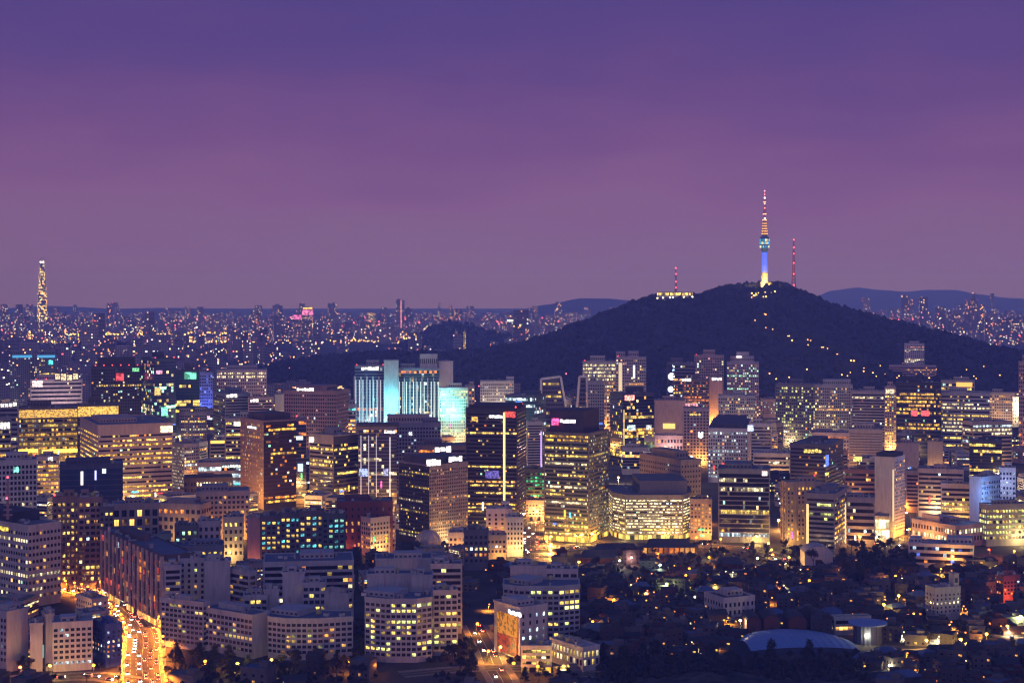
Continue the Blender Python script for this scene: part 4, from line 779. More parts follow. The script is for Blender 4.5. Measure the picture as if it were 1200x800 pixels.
# apartment estate
def apt(label, px, top, base, **k):
    a = dict(wall=(0.43, 0.42, 0.46), name='apartment_block', cat='apartment block', st='punched', wr=.76, sill=.24, head=.82, pw=3.4, gf=3, tb=1.6, ph='auto', clutter=4, roof='blue', rough=.85, lit=dict(p=.10, row=0, pal=('yellow', 'lime', 'warm'), s=.8))
    a.update(k); return bld(label, px, top, base, **a)
apt('long low apartment slab with small windows, facing the glowing street', (189, 238, 246), 707, 763, nf=8, th=62, ph=[(.2, .8, .3, .7, 3)])
apt('long low apartment slab with a blank right end, beside the trees', (236, 296, 316), 722, 772, nf=6, th=55, st={3: 'punched', 0: 'blank'}, indiv=True)
def facet(label, px, top, base, bulge=6, depth=20, **k):
    """a block with a three-sided front"""
    x0, xa, xb, x1 = px; Y = Yb(base)
    pl = [(gx(x0, Y + bulge), Y + bulge), (gx(xa, Y), Y), (gx(xb, Y), Y), (gx(x1, Y + bulge), Y + bulge), (gx(x1, Y + bulge) * (1 + depth / Y) - .2, Y + bulge + depth), (gx(x0, Y + bulge) * (1 + depth / Y) + .2, Y + bulge + depth)]
    return apt(label, (x0, None, x1), top, base, poly=pl, **k)
facet('apartment block with a three sided front of six floors', (314, 335, 372, 413), 726, 773, nf=6, pw=3.3)
apt('stepped apartment tower at the back left of the estate', (193, None, 212), 664, 740, nf=10, st='ribbon', lit=dict(p=.08, pal='yellow'))
apt('white windowed tower in the estate, second from the glowing street', (210, None, 241), 656, 735, nf=11, pw=4, wr=.4)
apt('pale blank fronted estate tower with a stair slot', (240, None, 270), 659, 738, st='blank')
apt('estate slab with ribbon windows seen between two pale towers', (266, 292, 300), 671, 740, nf=9, st='ribbon', th=50)
apt('small lit balcony tower in the middle of the estate', (286, None, 313), 699, 752, nf=6, pw=4, lit=dict(p=.3, pal='yellow'))
apt('blank white lift tower beside the small lit balcony tower', (309, None, 327), 692, 750, st='blank')
apt('wide estate slab behind the blank white towers', (309, None, 414), 660, 735, nf=9, st='ribbon', lit=dict(p=.08))
apt('tall blank bluish wall tower of the estate', (331, None, 357), 672, 750, st='blank', wall=(.46, .44, .5))
apt('tower with three lit window rows left of a blank wall', (355, None, 382), 684, 752, nf=8, pw=4, lit=dict(p=.3, pal='yellow'))
apt('plain pale tower closing the estate on the right', (380, 408, 413), 697, 760, th=60, st={3: 'blank', 0: 'punched'}, nf=8)
# cluster A
facet('rounded apartment block with a three sided front beside the dark trees', (428, 452, 488, 506), 703, 776, nf=10, pw=3.2, lit=dict(p=.13, pal=('lime', 'yellow')))
apt('recessed pale block rising behind the rounded apartment block', (430, None, 482), 674, 757, st='blank', dep=14)
apt('blank lavender stair tower above the rounded apartment block', (482, None, 507), 675, 760, st='blank', dep=14)
apt('right wing of the rounded apartment block with yellow lit windows', (506, 508, 536), 693, 768, nf=10, pw=4, lit=dict(p=.14, pal=('lime', 'yellow')))
apt('rear wing of the estate, low roofed, with small dark windows', (505, None, 541), 662, 742, nf=10, st='ribbon')
apt('flat roofed pale block behind the lavender stair tower', (440, None, 506), 656, 735, st='blank')
# cluster B
facet('second rounded apartment block standing apart at the right of the estate', (590, 608, 655, 679), 688, 752, nf=9, pw=3.4, lit=dict(p=.13, pal=('lime', 'yellow')))
apt('recessed pale block on top behind the second rounded apartment block', (598, None, 640), 664, 738, st='blank')
apt('lower pale block behind the second rounded apartment block, with a few lit windows', (640, None, 677), 668, 738, nf=9, pw=5, lit=dict(p=.08))
# screen building
bld('building with a tall fire coloured screen wall and a white roof sign', (579, 609, 641), 713, 772, (0.52, 0.48, 0.50), st={0: 'punched', 3: 'blank'}, nf=5, pw=5, wr=.3, th=35, lit=dict(p=.05, pal='cool'), ph=[(.1, .7, .2, .8, 3.5)], sign=[(597, 612, 715, 721, (.9, .95, 1), 4, 3), (584, 607, 718, 743, (1, .34, .02), .7, 3, .5), (584, 607, 743.3, 765, (1, .08, .01), .45, 3, .5)], light=[(592, 5, (1, .3, .05), 3000, 6)])
bld('low white shop building with bright lit windows', (611, None, 646), 758, 788, (0.6, 0.55, 0.5), st='ribbon', nf=3, gf=4, tb=1, lit=dict(p=.5, row=.3, pal=('warm', 'yellow'), s=1.0), ph=[], gfl=('gold', 1.5), roof='pale')
bld('low white arcaded shop building with bright lit bays', (645, 683, 702), 760, 787, (0.6, 0.56, 0.54), st='punched', nf=2, gf=3, tb=1, pw=3.2, wr=.6, sill=.1, head=.85, lit=dict(p=.6, row=.3, pal=('white', 'yellow'), s=.9), ph=[], th=35, roof='pale')
bld('stepped white block with black windows near the street corner', (570, None, 600), 597, 648, (0.6, 0.56, 0.58), st='punched', nf=8, pw=5, wr=.35, lit=dict(p=.1, pal='yellow'), ph=[(.6, .9, .2, .7, 6)], roof='pale')
bld('lower step of the white block with dotted black windows', (594, None, 613), 607, 652, (0.6, 0.56, 0.58), st='punched', nf=6, pw=3, wr=.5, lit=dict(p=.05), roof='pale')
bld('low beige block with an orange lit foot', (566, None, 593), 628, 656, (0.48, 0.38, 0.34), st='punched', nf=3, pw=3, lit=dict(p=.1), light=[(586, 3, (1, .5, .1), 7000, 7)], roof='dark')
bld('small white block with a grid of dark windows by the dome', (526, None, 546), 625, 655, (0.58, 0.55, 0.58), st='punched', nf=3, pw=4, lit=dict(p=.05), roof='pale')
bld('dark low block between the white blocks and the estate', (544, None, 572), 622, 668, (0.16, 0.15, 0.18), st='punched', nf=5, pw=4, lit=dict(p=.04), roof='dark')
# row of balconied apartments with yellow windows behind the estate
for (lab, x0, x1, tp, wl, pp) in (('pinkish blank end wall of a balcony block', 290, 307, 608, (.46, .27, .28), 0), ('balcony block with yellow windows next to the pinkish end wall', 306, 330, 606, (.14, .12, .15), .3), ('balcony block with blue and yellow windows, third in its row', 329, 352, 602, (.13, .12, .15), .45), ('balcony block with the most yellow windows of its row', 351, 379, 600, (.16, .12, .13), .42), ('balcony block with teal lit windows at the right end of its row', 378, 404, 603, (.10, .12, .13), .3)):
    bld(lab, (x0, None, x1), tp, 670, wl, name='apartment_block', cat='apartment block', st='blank' if pp == 0 else 'punched', nf=9, pw=4.2, wr=.66, lit=dict(p=pp, pal=('yellow', 'yellow', 'cyan') if 'teal' not in lab else ('cyan', 'yellow', 'mint'), s=1.0), fins=None if pp == 0 else (12, .9, .9), roof='blue', light=[(297, 6, (1, .35, .15), 5000, 10)] if pp == 0 else None, clutter=5)

Ym = Yb(500) - .8; t = thing('screen', 'tall screen of glowing white and blue discs on the narrow tower front', 'screen', (gx(791, Ym), Ym, 0))
m = MB(); a, b = gx(782.5, Ym) - gx(791, Ym), gx(800, Ym) - gx(791, Ym); m.box(a, b, -.4, .3, gz(470, Ym), gz(427, Ym)); m.build('panel', wall_mat((.03, .03, .05)), t)
for px, py, r, c in ((791, 428, 3.0, (.75, .9, 1)), (787, 441, 4.2, (1, 1, 1)), (796, 443, 3.6, (.8, .9, 1)), (794, 452, 4.0, (1, 1, 1)), (786, 456, 3.6, (.6, .75, 1)), (797, 453, 3.0, (1, 1, 1)), (787, 466, 3.6, (1, 1, 1)), (796, 464, 2.6, (.5, .65, 1)), (790, 434, 2.2, (.4, .6, 1))):
    m = MB(); cx, cz = gx(px, Ym) - gx(791, Ym), gz(py, Ym); rr_ = r * Ym / FP
    m.face([(cx + rr_ * math.cos(2 * math.pi * k / 14), -.5 - .01 * r, cz + rr_ * math.sin(2 * math.pi * k / 14)) for k in range(14)]); m.build('disc', emit_mat(c, 2.2, 'screen_disc'), t)
Ya = 1092; za = gz(612, 1076); t = thing('antenna_mast', 'thick ringed mast with red lamps on the roof of the white tiled office', 'antenna mast', (gx(9, Ya), Ya, za))
m = MB(); H = gz(558, Ya) - za; m.bar((0, 0, 0), (0, 0, H), 1.1, 10, 0, .5); m.build('pole', wall_mat((.35, .25, .27)), t)
for k in range(7): m = MB(); z = H * (.08 + .12 * k); m.lathe([(1.2, z), (3.4 - k * .3, z + .3), (3.4 - k * .3, z + 1.1), (1.2, z + 1.3)], 12); m.build('platform', wall_mat((.4, .27, .28)), t)
for q in (.5, .98): m = MB(); m.ball((0, -2.2 if q < .9 else 0, H * q), .8); m.build('beacon', emit_mat((1, .08, .12), 5, 'red_beacon'), t)
for (lab, x0, x1, tp, bs, wl, rf) in (('low blue roofed block behind the long ribbed building', 158, 200, 628, 668, (.3, .3, .36), 'blue'), ('pale stair tower rising among the blue roofs', 232, 258, 612, 668, (.4, .4, .46), 'blue'), ('dark low block with green lit windows among the blue roofs', 205, 232, 617, 670, (.14, .16, .16), 'dark'), ('broad low block with a clutter of vents on its blue grey roof', 196, 262, 642, 690, (.26, .26, .32), 'blue'), ('small pale roof tower at the back of the blue roofs', 262, 285, 607, 660, (.36, .36, .42), 'blue')):
    bld(lab, (x0, None, x1), tp, bs, wl, name='low_block', cat='building', st='punched', nf=5, pw=4, wr=.5, lit=dict(p=.1 if 'green' not in lab else .5, pal='yellow' if 'green' not in lab else ('lime', 'mint')), roof=rf, clutter=7)
# ------------------------------------------------------------------ hills
def lerp_tab(tab, x):
    if x <= tab[0][0]: return tab[0][1]
    for (a, b), (c, d) in zip(tab, tab[1:]):
        if x <= c: t = (x - a) / (c - a); t = t * t * (3 - 2 * t) * .5 + t * .5; return b + (d - b) * t
    return tab[-1][1]
RIDGE = [(255, 470), (290, 440), (330, 428), (380, 421), (450, 416), (500, 417), (560, 414), (600, 408), (640, 397), (680, 382), (720, 366), (750, 355), (768, 350), (800, 349), (820, 349), (845, 341), (865, 337), (905, 335), (918, 336), (940, 345), (975, 361), (1010, 370), (1050, 380), (1090, 390), (1130, 400), (1170, 410), (1220, 424), (1300, 450)]
YR, YF, YK = 4000.0, 3080.0, 5200.0
def hill_z(px_x, Y):
    px = 600 + px_x * FP / YR
    zr = max(0.0, gz(lerp_tab(RIDGE, px), YR))
    if Y < YR: t = max(0, (Y - YF) / (YR - YF))
    else: t = max(0, (YK - Y) / (YK - YR))
    s = t ** 1.25 * (2 - t) if Y < YR else t * t * (3 - 2 * t)
    n = noise.noise(Vector((px_x / 260, Y / 300, 0))) * 18 + noise.noise(Vector((px_x / 90, Y / 110, 3))) * 7
    return zr * min(1, s) + n * min(1, zr / 120) * (1 - abs(2 * t - 1)) * 1.0 - (3 if t <= 0 else 0)
forest_floor = tex_mat('forest_floor', (0.01, 0.012, 0.012), (0.022, 0.022, 0.018), 0.02)
def heightfield(name, x0, x1, y0, y1, nx, ny, f, mat):
    mb = MB()
    for j in range(ny + 1):
        for i in range(nx + 1):
            x = x0 + (x1 - x0) * i / nx; y = y0 + (y1 - y0) * j / ny; mb.v.append((x, y, f(x, y)))
    for j in range(ny):
        for i in range(nx):
            a = j * (nx + 1) + i; mb.f.append((a, a + 1, a + nx + 2, a + nx + 1)); mb.m.append(0); mb.g.append(None)
    return tag(mb.build(name, mat), kind='structure')
heightfield('hill', -780, 1560, YF - 60, YK, 160, 60, hill_z, forest_floor)
def crowns(name, pts, mat, smin, smax, seed=3, kind='stuff'):
    """a wood that reads as one mass: many small uneven crowns"""
    q = random.Random(seed); v, f = [], []
    base = [(0, 0, 1), (.9, 0, .3), (.28, .86, .35), (-.73, .53, .2), (-.73, -.53, .4), (.28, -.86, .25), (.5, .36, -.5), (-.2, .6, -.5), (-.6, 0, -.5), (-.2, -.6, -.5), (.5, -.36, -.5)]
    fs = [(0, 1, 2), (0, 2, 3), (0, 3, 4), (0, 4, 5), (0, 5, 1), (1, 6, 2), (2, 7, 3), (3, 8, 4), (4, 9, 5), (5, 10, 1), (6, 7, 2), (7, 8, 3), (8, 9, 4), (9, 10, 5), (10, 6, 1)]
    for x, y, z in pts:
        s = q.uniform(smin, smax); a = q.uniform(0, 6.28); c, d = math.cos(a), math.sin(a); k = len(v); hh = q.uniform(.8, 1.35)
        for px, py, pz in base:
            r = s * q.uniform(.75, 1.2); X, Y_ = px * r, py * r
            v.append((x + X * c - Y_ * d, y + X * d + Y_ * c, z + s * .5 + pz * s * hh * q.uniform(.85, 1.15)))
        f += [(k + a_, k + b_, k + c_) for a_, b_, c_ in fs]
    mb = MB(); mb.v = v; mb.f = f; mb.m = [0] * len(f); mb.g = [None] * len(f)
    return tag(mb.build(name, mat), kind=kind)
leafy = tex_mat('woodland', (0.006, 0.009, 0.008), (0.024, 0.025, 0.018), 0.035)
pts = []
while len(pts) < 9000:
    x = R.uniform(-720, 1500); y = R.uniform(YF, YR + 120); z = hill_z(x, y)
    if z > 6: pts.append((x, y, z - 1))
for i in range(900):
    x = -720 + 2220 * i / 900; pts.append((x, YR + R.uniform(-20, 20), hill_z(x, YR) - 1))
crowns('forest', [p for p in pts if p[2] > 4 and noise.noise(Vector((p[0] / 70, p[1] / 70, 7))) > -.42], leafy, 3, 10.5)
HILL2 = [(470, 404), (490, 392), (510, 382), (528, 378), (548, 380), (570, 388), (600, 394), (640, 404), (680, 408)]
def hill2_z(x, Y):
    zr = max(0, gz(lerp_tab(HILL2, 600 + x * FP / 6200), 6200)); t = 1 - abs(Y - 6200) / 600
    return zr * max(0, t) ** .7 - (4 if t <= 0 else 0)
heightfield('hill', -520, 320, 5600, 6800, 60, 24, hill2_z, forest_floor)
crowns('forest', [(x, y, hill2_z(x, y)) for x, y in ((R.uniform(-440, 260), R.uniform(5650, 6260)) for _ in range(900)) if hill2_z(x, y) > 4], leafy, 5, 10, 9)
P3 = [(50, 414), (70, 406), (110, 401), (150, 403), (190, 407), (225, 414)]
def hill3_z(x, Y):
    zr = max(0, gz(lerp_tab(P3, 600 + x * FP / 5600), 5600)); t = 1 - abs(Y - 5600) / 350
    return zr * max(0, t) ** .7 - (4 if t <= 0 else 0)
heightfield('hill', -1720, -1100, 5250, 5950, 40, 16, hill3_z, forest_floor)
crowns('forest', [(x, y, hill3_z(x, y)) for x, y in ((R.uniform(-1690, -1130), R.uniform(5260, 5700)) for _ in range(500))], leafy, 4, 9, 10)
def mountains(tab, Y, dep, rough, x0, x1):
    def f(x, y):
        zr = max(0, gz(lerp_tab(tab, 600 + x * FP / Y), Y)); t = 1 - abs(y - Y) / dep
        return (zr + noise.noise(Vector((x / (dep * .5), y / (dep * .5), 1))) * rough) * max(0, t) - (6 if t <= 0 else 0)
    heightfield('mountain', gx(x0, Y), gx(x1, Y), Y - dep * 1.05, Y + dep * 1.05, 120, 24, f, forest_floor)
mountains([(920, 364), (950, 350), (975, 341), (1005, 338), (1030, 341), (1060, 343), (1090, 340), (1120, 339), (1150, 344), (1180, 348), (1240, 352)], 20000, 2600, 30, 880, 1260)
mountains([(560, 372), (600, 366), (640, 357), (680, 349), (710, 350), (740, 353), (790, 362), (860, 372)], 15500, 1800, 25, 540, 880)
mountains([(-60, 362), (0, 361), (60, 359), (130, 362), (200, 360), (300, 363), (420, 364), (560, 364)], 20000, 2400, 20, -90, 600)

# ------------------------------------------------------------------ the towers on the hill
TX, TY = gx(896, YR - 40), YR - 40
tz = hill_z(TX, TY)
def pz(py): return gz(py, TY) - tz
tw = thing('observation_tower', 'tall needle tower glowing blue and gold on the summit of the wooded hill', 'tower', (TX, TY, tz - 2))
s = FP / TY
m = MB(); m.lathe([(13, 0), (13, 5), (10.5, 5.4), (10.5, 16), (8, 16.5)], 20); m.build('base_building', [wall_mat((.5, .45, .38))], tw)
m = MB()
for k in range(18):
    a = 2 * math.pi * k / 18
    for z0, z1, r in ((1, 4, 13.15), (6.2, 9.8, 10.65), (11, 15, 10.65)):
        b = a + .27; m.face([(r * math.cos(a), r * math.sin(a), z0), (r * math.cos(b), r * math.sin(b), z0), (r * math.cos(b), r * math.sin(b), z1), (r * math.cos(a), r * math.sin(a), z1)], 0, glow_col(('yellow', 'gold'), 2.0))
m.build('window_band', GL['dark'], tw)
m = MB(); m.lathe([(8, 5), (7.4, pz(316)), (6.2, pz(296))], 16); m.build('shaft', wall_mat((.55, .55, .58)), tw)
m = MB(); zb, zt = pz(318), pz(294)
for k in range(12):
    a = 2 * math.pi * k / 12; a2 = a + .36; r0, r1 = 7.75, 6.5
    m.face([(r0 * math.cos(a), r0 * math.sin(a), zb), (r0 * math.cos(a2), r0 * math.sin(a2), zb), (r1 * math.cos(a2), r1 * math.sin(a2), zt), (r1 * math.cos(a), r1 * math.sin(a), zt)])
m.build('floodlight_glow', emit_mat((.07, .14, 1.0), 1.5, 'blue_flood_glow'), tw)  # blue floodlight on the shaft, put in as glowing panels
m = MB(); zb, zt = pz(331), pz(319)
for k in range(12):
    for j in range(4):
        a = 2 * math.pi * k / 12; a2 = a + .3; z0 = zb + (zt - zb) * (j + .15) / 4; z1 = zb + (zt - zb) * (j + .8) / 4; r0 = 8.15
        m.face([(r0 * math.cos(a), r0 * math.sin(a), z0), (r0 * math.cos(a2), r0 * math.sin(a2), z0), (r0 * math.cos(a2), r0 * math.sin(a2), z1), (r0 * math.cos(a), r0 * math.sin(a), z1)], 0, glow_col('gold', 2.2))
m.build('window_band', GL['dark'], tw)
m = MB(); m.lathe([(6.2, pz(295)), (8, pz(292)), (11.2, pz(289)), (12.2, pz(286)), (12.2, pz(279)), (10.5, pz(277)), (6, pz(275))], 24); m.build('observation_deck', wall_mat((.10, .22, .36)), tw)
m = MB()
for k in range(24):
    for z0, z1, r in ((pz(289.5), pz(287), 12.35), (pz(285.5), pz(282.5), 12.45), (pz(281.5), pz(279.3), 12.4)):
        a = 2 * math.pi * k / 24; a2 = a + .2; m.face([(r * math.cos(a), r * math.sin(a), z0), (r * math.cos(a2), r * math.sin(a2), z0), (r * math.cos(a2), r * math.sin(a2), z1), (r * math.cos(a), r * math.sin(a), z1)], 0, glow_col(((.1, .6, 1), 'cyan', 'white', (.1, .4, 1)), 1.3))
m.build('window_band', GL['teal'], tw)
def lattice(mb, z0, z1, r0, r1, n, bw, m=0):
    for k in range(4):
        a = math.pi / 4 + k * math.pi / 2
        mb.bar((r0 * math.cos(a), r0 * math.sin(a), z0), (r1 * math.cos(a), r1 * math.sin(a), z1), bw, 4, m)
    for j in range(n):
        for k in range(4):
            a = math.pi / 4 + k * math.pi / 2; b = a + math.pi / 2; t, t2 = j / n, (j + 1) / n; ra, rb = r0 + (r1 - r0) * t, r0 + (r1 - r0) * t2; za, zb = z0 + (z1 - z0) * t, z0 + (z1 - z0) * t2
            mb.bar((ra * math.cos(a), ra * math.sin(a), za), (rb * math.cos(b), rb * math.sin(b), zb), bw * .6, 4, m)
            mb.bar((ra * math.cos(b), ra * math.sin(b), za), (rb * math.cos(a), rb * math.sin(a), zb), bw * .6, 4, m)
def ring_lamps(mb, z, r, n, size):
    for k in range(n):
        a = 2 * math.pi * k / n; mb.ball((r * math.cos(a), r * math.sin(a), z), size, 6, 4)
m = MB(); m.lathe([(6.5, pz(275)), (5.2, pz(262)), (4.4, pz(258))], 12); m.build('upper_shaft', wall_mat((.5, .3, .2)), tw)
m = MB()
for k, py in enumerate((273, 270, 267, 264, 261)): ring_lamps(m, pz(py), 6.4 - k * .5, 10, 1.1)
m.build('lamp_ring', emit_mat((1, .42, .10), 4.0, 'mast_lamp'), tw)
m = MB(); lattice(m, pz(260), pz(240), 4.2, 2.2, 6, .5); lattice(m, pz(240), pz(224), 2.0, .8, 6, .35); m.build('mast', wall_mat((.55, .12, .09)), tw)
m = MB(); [ring_lamps(m, pz(py), r, 6, 1.0) for py, r in ((257, 4.4), (250, 3.6), (236, 2.2))]; m.build('lamp_ring', emit_mat((1, .5, .18), 4.0, 'mast_lamp'), tw)
for py, c, sz in ((255, (1, .95, .8), 1.8), (231, (1, .9, .8), 1.8), (223, (1, .2, .25), 1.4), (243, (1, .2, .2), 1.2), (227, (1, .3, .3), 1.0), (238, (1, .5, .4), 1.2)):
    m = MB(); m.ball((0, -3 if py > 240 else -1.5, pz(py)), sz); m.build('beacon', emit_mat(c, 7, 'beacon_glow'), tw)
for dx, c in ((-10, (1, .7, .2)), (8, (1, .65, .2))): plamp(TX + dx, TY - 22, tz + 8, c, 130000, r=2)
def antenna(label, px, ptop, r0, Y, lamps):
    X = gx(px, Y); z0 = hill_z(X, Y) - 2; z1 = gz(ptop, Y); t = thing('antenna_mast', label, 'antenna mast', (X, Y, z0))
    m = MB(); H = z1 - z0
    lattice(m, 0, H * .45, r0, r0 * .45, 7, .55); lattice(m, H * .45, H * .97, r0 * .45, r0 * .2, 9, .45); m.build('mast', wall_mat((.5, .1, .1)), t)
    m = MB()
    for q in (.3, .55, .72): m.lathe([(r0 * .5, H * q), (r0 * .62, H * q + .6), (r0 * .62, H * q + 2.2), (r0 * .5, H * q + 2.8)], 10)
    m.build('platform', wall_mat((.4, .2, .2)), t)
    for py in lamps:
        m = MB(); m.ball((0, -r0 * .45, gz(py, Y) - z0), 1.6); m.build('beacon', emit_mat((1, .08, .12), 6, 'red_beacon'), t)
antenna('tall red lattice mast with red beacons, right of the needle tower', 930, 280, 7.5, 3960, (281, 290, 297, 308, 321, 334))
antenna('short red lattice mast on the lower hump left of the needle tower', 792, 313, 5.0, 3950, (314, 321, 330, 337))
bld('flat white station building with a row of lamps on the left hump of the hill', (770, None, 812), 342, 350, (.4, .38, .38), st='ribbon', name='relay_station', cat='building', nf=2, gf=1, tb=1, lit=dict(p=.1), z0=hill_z(gx(790, 3940), 3940) - 3, Y=3940, ph=[], clutter=0, dep=12, parapet=.5)
bld('terraced visitor building glowing gold below the needle tower', (879, None, 906), 337, 347, (.4, .33, .26), st='glass', name='visitor_building', cat='building', nf=3, gf=1, tb=1, pw=3, lit=dict(p=.6, row=.5, pal=('gold', 'yellow', 'white'), s=1.5), z0=hill_z(gx(893, 3925), 3925) - 3, Y=3925, ph=[], clutter=0, dep=10, parapet=.5)

# ------------------------------------------------------------------ lamps
LM = {}
def lamp_kind(c, s, r, h, key):
    if key in LM: return LM[key]
    p = MB(); p.bar((0, 0, 0), (0, 0, h), 0.10, 6, 0, .07); p.bar((0, 0, h), (0, -.9, h + .35), .06, 5); p.lathe([(.22, 0), (.22, .5), (.12, .6)], 8)
    g = MB(); g.ball((0, -1.0, h + .15), r, 8, 5, 0, .8)
    LM[key] = (p.mesh('pole', wall_mat((.15, .15, .16), .5)), g.mesh('lamp_head', emit_mat(c, s, 'street_lamp_glow')))
    return LM[key]
def lamp(x, y, z, c=(1, .55, .15), s=9, r=.5, h=8, w=0, key='orange', label='orange street lamp', group='street lamps'):
    t = thing('street_lamp', label, 'street lamp', (x, y, z), R.uniform(0, 6.28), group)
    a, b = lamp_kind(c, s, r, h, key); link('pole', a, t); link('lamp_head', b, t)
    if w: slamp(x, y - 1.0, z + h - .8, c, w, r=.5)
    return t
HILL_ROAD = [(884, 352), (900, 372), (886, 378), (893, 386), (907, 391), (920, 397), (928, 403), (945, 404), (951, 408), (963, 411), (974, 414), (985, 419), (997, 423), (1000, 427)]
def on_hill(px, py):
    lo = None; k = (px - 600) / FP; Y = YF
    while Y < YR + 60:
        if hill_z(k * Y, Y) >= gz(py, Y): return (k * Y, Y, hill_z(k * Y, Y))
        Y += 6
    Yg = Yb(py) if py > 350 else YR
    return (k * Yg, Yg, 0)
for k, (px, py) in enumerate(HILL_ROAD):
    for j in range(1 + k % 2):
        x, y, z = on_hill(px + R.uniform(-5, 5), py + R.uniform(-2, 2))
        lamp(x, y, z, (1, .45, .1), 7, R.choice((1.1, 1.6)), 7, 0, 'hill%d' % R.randrange(2), 'amber lamp on the road winding up the wooded hill', 'lamps along the hill road')
for px in (770, 777, 785, 789, 796, 802, 808, 812):
    x = gx(px, 3925); lamp(x, 3925, hill_z(x, 3925), (1, .85, .62), 9, 1.7, 8, 0, 'station', 'white lamp in the row at the hilltop station', 'lamps at the hilltop station')
for _ in range(20):
    px, py = R.uniform(880, 909), R.uniform(336, 351); x, y, z = on_hill(px, py)
    lamp(x, y, z, (1, .6, .15), 6, R.choice((1.2, 1.8)), 5, 0, 'summit%d' % R.randrange(2), 'gold lamp in the cluster under the needle tower', 'lamps on the hill summit')
for _ in range(36):
    px = R.uniform(900, 1190); py = 441 + R.gauss(0, 5)
    x, y, z = on_hill(px, py)
    lamp(x, y, z, (1, .5, .14), 6, R.choice((1.0, 1.4, 1.8)), 7, 0, 'foot%d' % R.randrange(3), 'amber lamp on the road along the foot of the wooded hill', 'lamps at the foot of the hill')
bld('hillside hotel tower with a white dome on its roof', (1060, None, 1083), 403, 432, (0.55, 0.5, 0.54), name='hotel', cat='hotel', st='punched', nf=13, pw=5, lit=dict(p=.05), ph=[(.25, .75, .2, .8, 5)], z0=on_hill(1071, 431)[2] - 3, Y=on_hill(1071, 431)[1], clutter=0)
bld('low pink podium of the hillside hotel', (1042, None, 1097), 429, 441, ROSE, st='ribbon', nf=4, gf=2, tb=2, lit=dict(p=.1, row=.2, pal='warm', s=.6), z0=on_hill(1071, 440)[2] - 2, Y=on_hill(1071, 440)[1], clutter=1, ph=[])
# ------------------------------------------------------------------ the far city
def far_box(mb, uv, x, y, w, d, h, rz, mi, z=0, roofmi=4):
    c, s = math.cos(rz), math.sin(rz)
    P = [(x + a * c - b * s, y + a * s + b * c) for a, b in ((-w / 2, -d / 2), (w / 2, -d / 2), (w / 2, d / 2), (-w / 2, d / 2))]
    o = R.randrange(400) * 5.0; o2 = R.randrange(300) * 4.5
    for k in range(4):
        a, b = P[k], P[(k + 1) % 4]; L = w if k % 2 == 0 else d; o += 50
        mb.face([(*a, z), (*b, z), (*b, z + h), (*a, z + h)], mi); uv += [o, o2, o + L, o2, o + L, o2 + h, o, o2 + h]
    mb.face([(*p, z + h) for p in P], roofmi); uv += [0] * 8
FARM = FAR + [ROOF['dark']]
protos = []
for k in range(10):
    mb = MB(); uv = []; w = R.choice((16, 22, 30, 42, 60)); d = R.choice((13, 15, 18)); h = R.uniform(50, 95); mi = k % 4
    far_box(mb, uv, 0, 0, w, d, h, 0, mi); far_box(mb, uv, -w * .2, 1, w * .25, d * .5, 5, 0, mi, h, 4)
    if w > 25: far_box(mb, uv, w * .25, 1, w * .18, d * .5, 5, 0, mi, h, 4)
    mb.uv = uv; protos.append((mb.mesh('apartment_block', FARM), h))
def blocked(x, y):
    if hill_z(x, y) > 2 or hill2_z(x, y) > 2 or hill3_z(x, y) > 2: return True
    return False
def far_block(px, Y, hmax, rz, label, group):
    x = gx(px, Y)
    if blocked(x, Y): return
    me, h = R.choice(protos); o = link('apartment_tower', me); o.location = (x, Y, 0)
    s = min(1.0, hmax / h) * R.uniform(.8, 1.25); o.scale = (R.uniform(.85, 1.25), 1, s); o.rotation_euler.z = rz
    tag(o, label, 'apartment tower', group)
n = 0
for k in range(150):
    Y = 3000 + 2700 * (k / 150) ** 1.2; far_block(R.uniform(-30, 640), Y, 75 if Y > 3500 else 45, R.choice((0, .3, -.4, .8)), 'pale apartment slab with a sprinkle of lit windows in the hazy far city', 'apartment slabs of the far city')
for k in range(70):
    Y = R.uniform(5600, 8000); far_block(R.uniform(1065, 1230), Y, 105, R.choice((0, .3, -.4)), 'tall apartment tower in the hazy estate beyond the right shoulder of the hill', 'apartment towers beyond the hill')
mb = MB(); uv = []
for k in range(3600):
    if k < 3000: px, Y = R.uniform(-60, 760), 3200 + 9500 * R.random() ** 1.1
    else: px, Y = R.uniform(1010, 1260), R.uniform(5300, 11500)
    x = gx(px, Y)
    if blocked(x, Y) or (7050 < Y < 8200 and px < 330): continue
    tall = R.random() < (.35 if Y < 9000 else .5); h = R.uniform(35, 95) if tall else R.uniform(8, 30)
    if R.random() < .03: h = R.uniform(110, 170)
    if k >= 3000: h *= 1.4
    if Y < 4200: h = min(h, 50)
    far_box(mb, uv, x, Y, R.uniform(14, 60), R.uniform(12, 24), h, R.choice((0, .3, -.4, .8, 1.2)), R.randrange(4))
mb.uv = uv; tag(mb.build('far_city', FARM), kind='stuff')
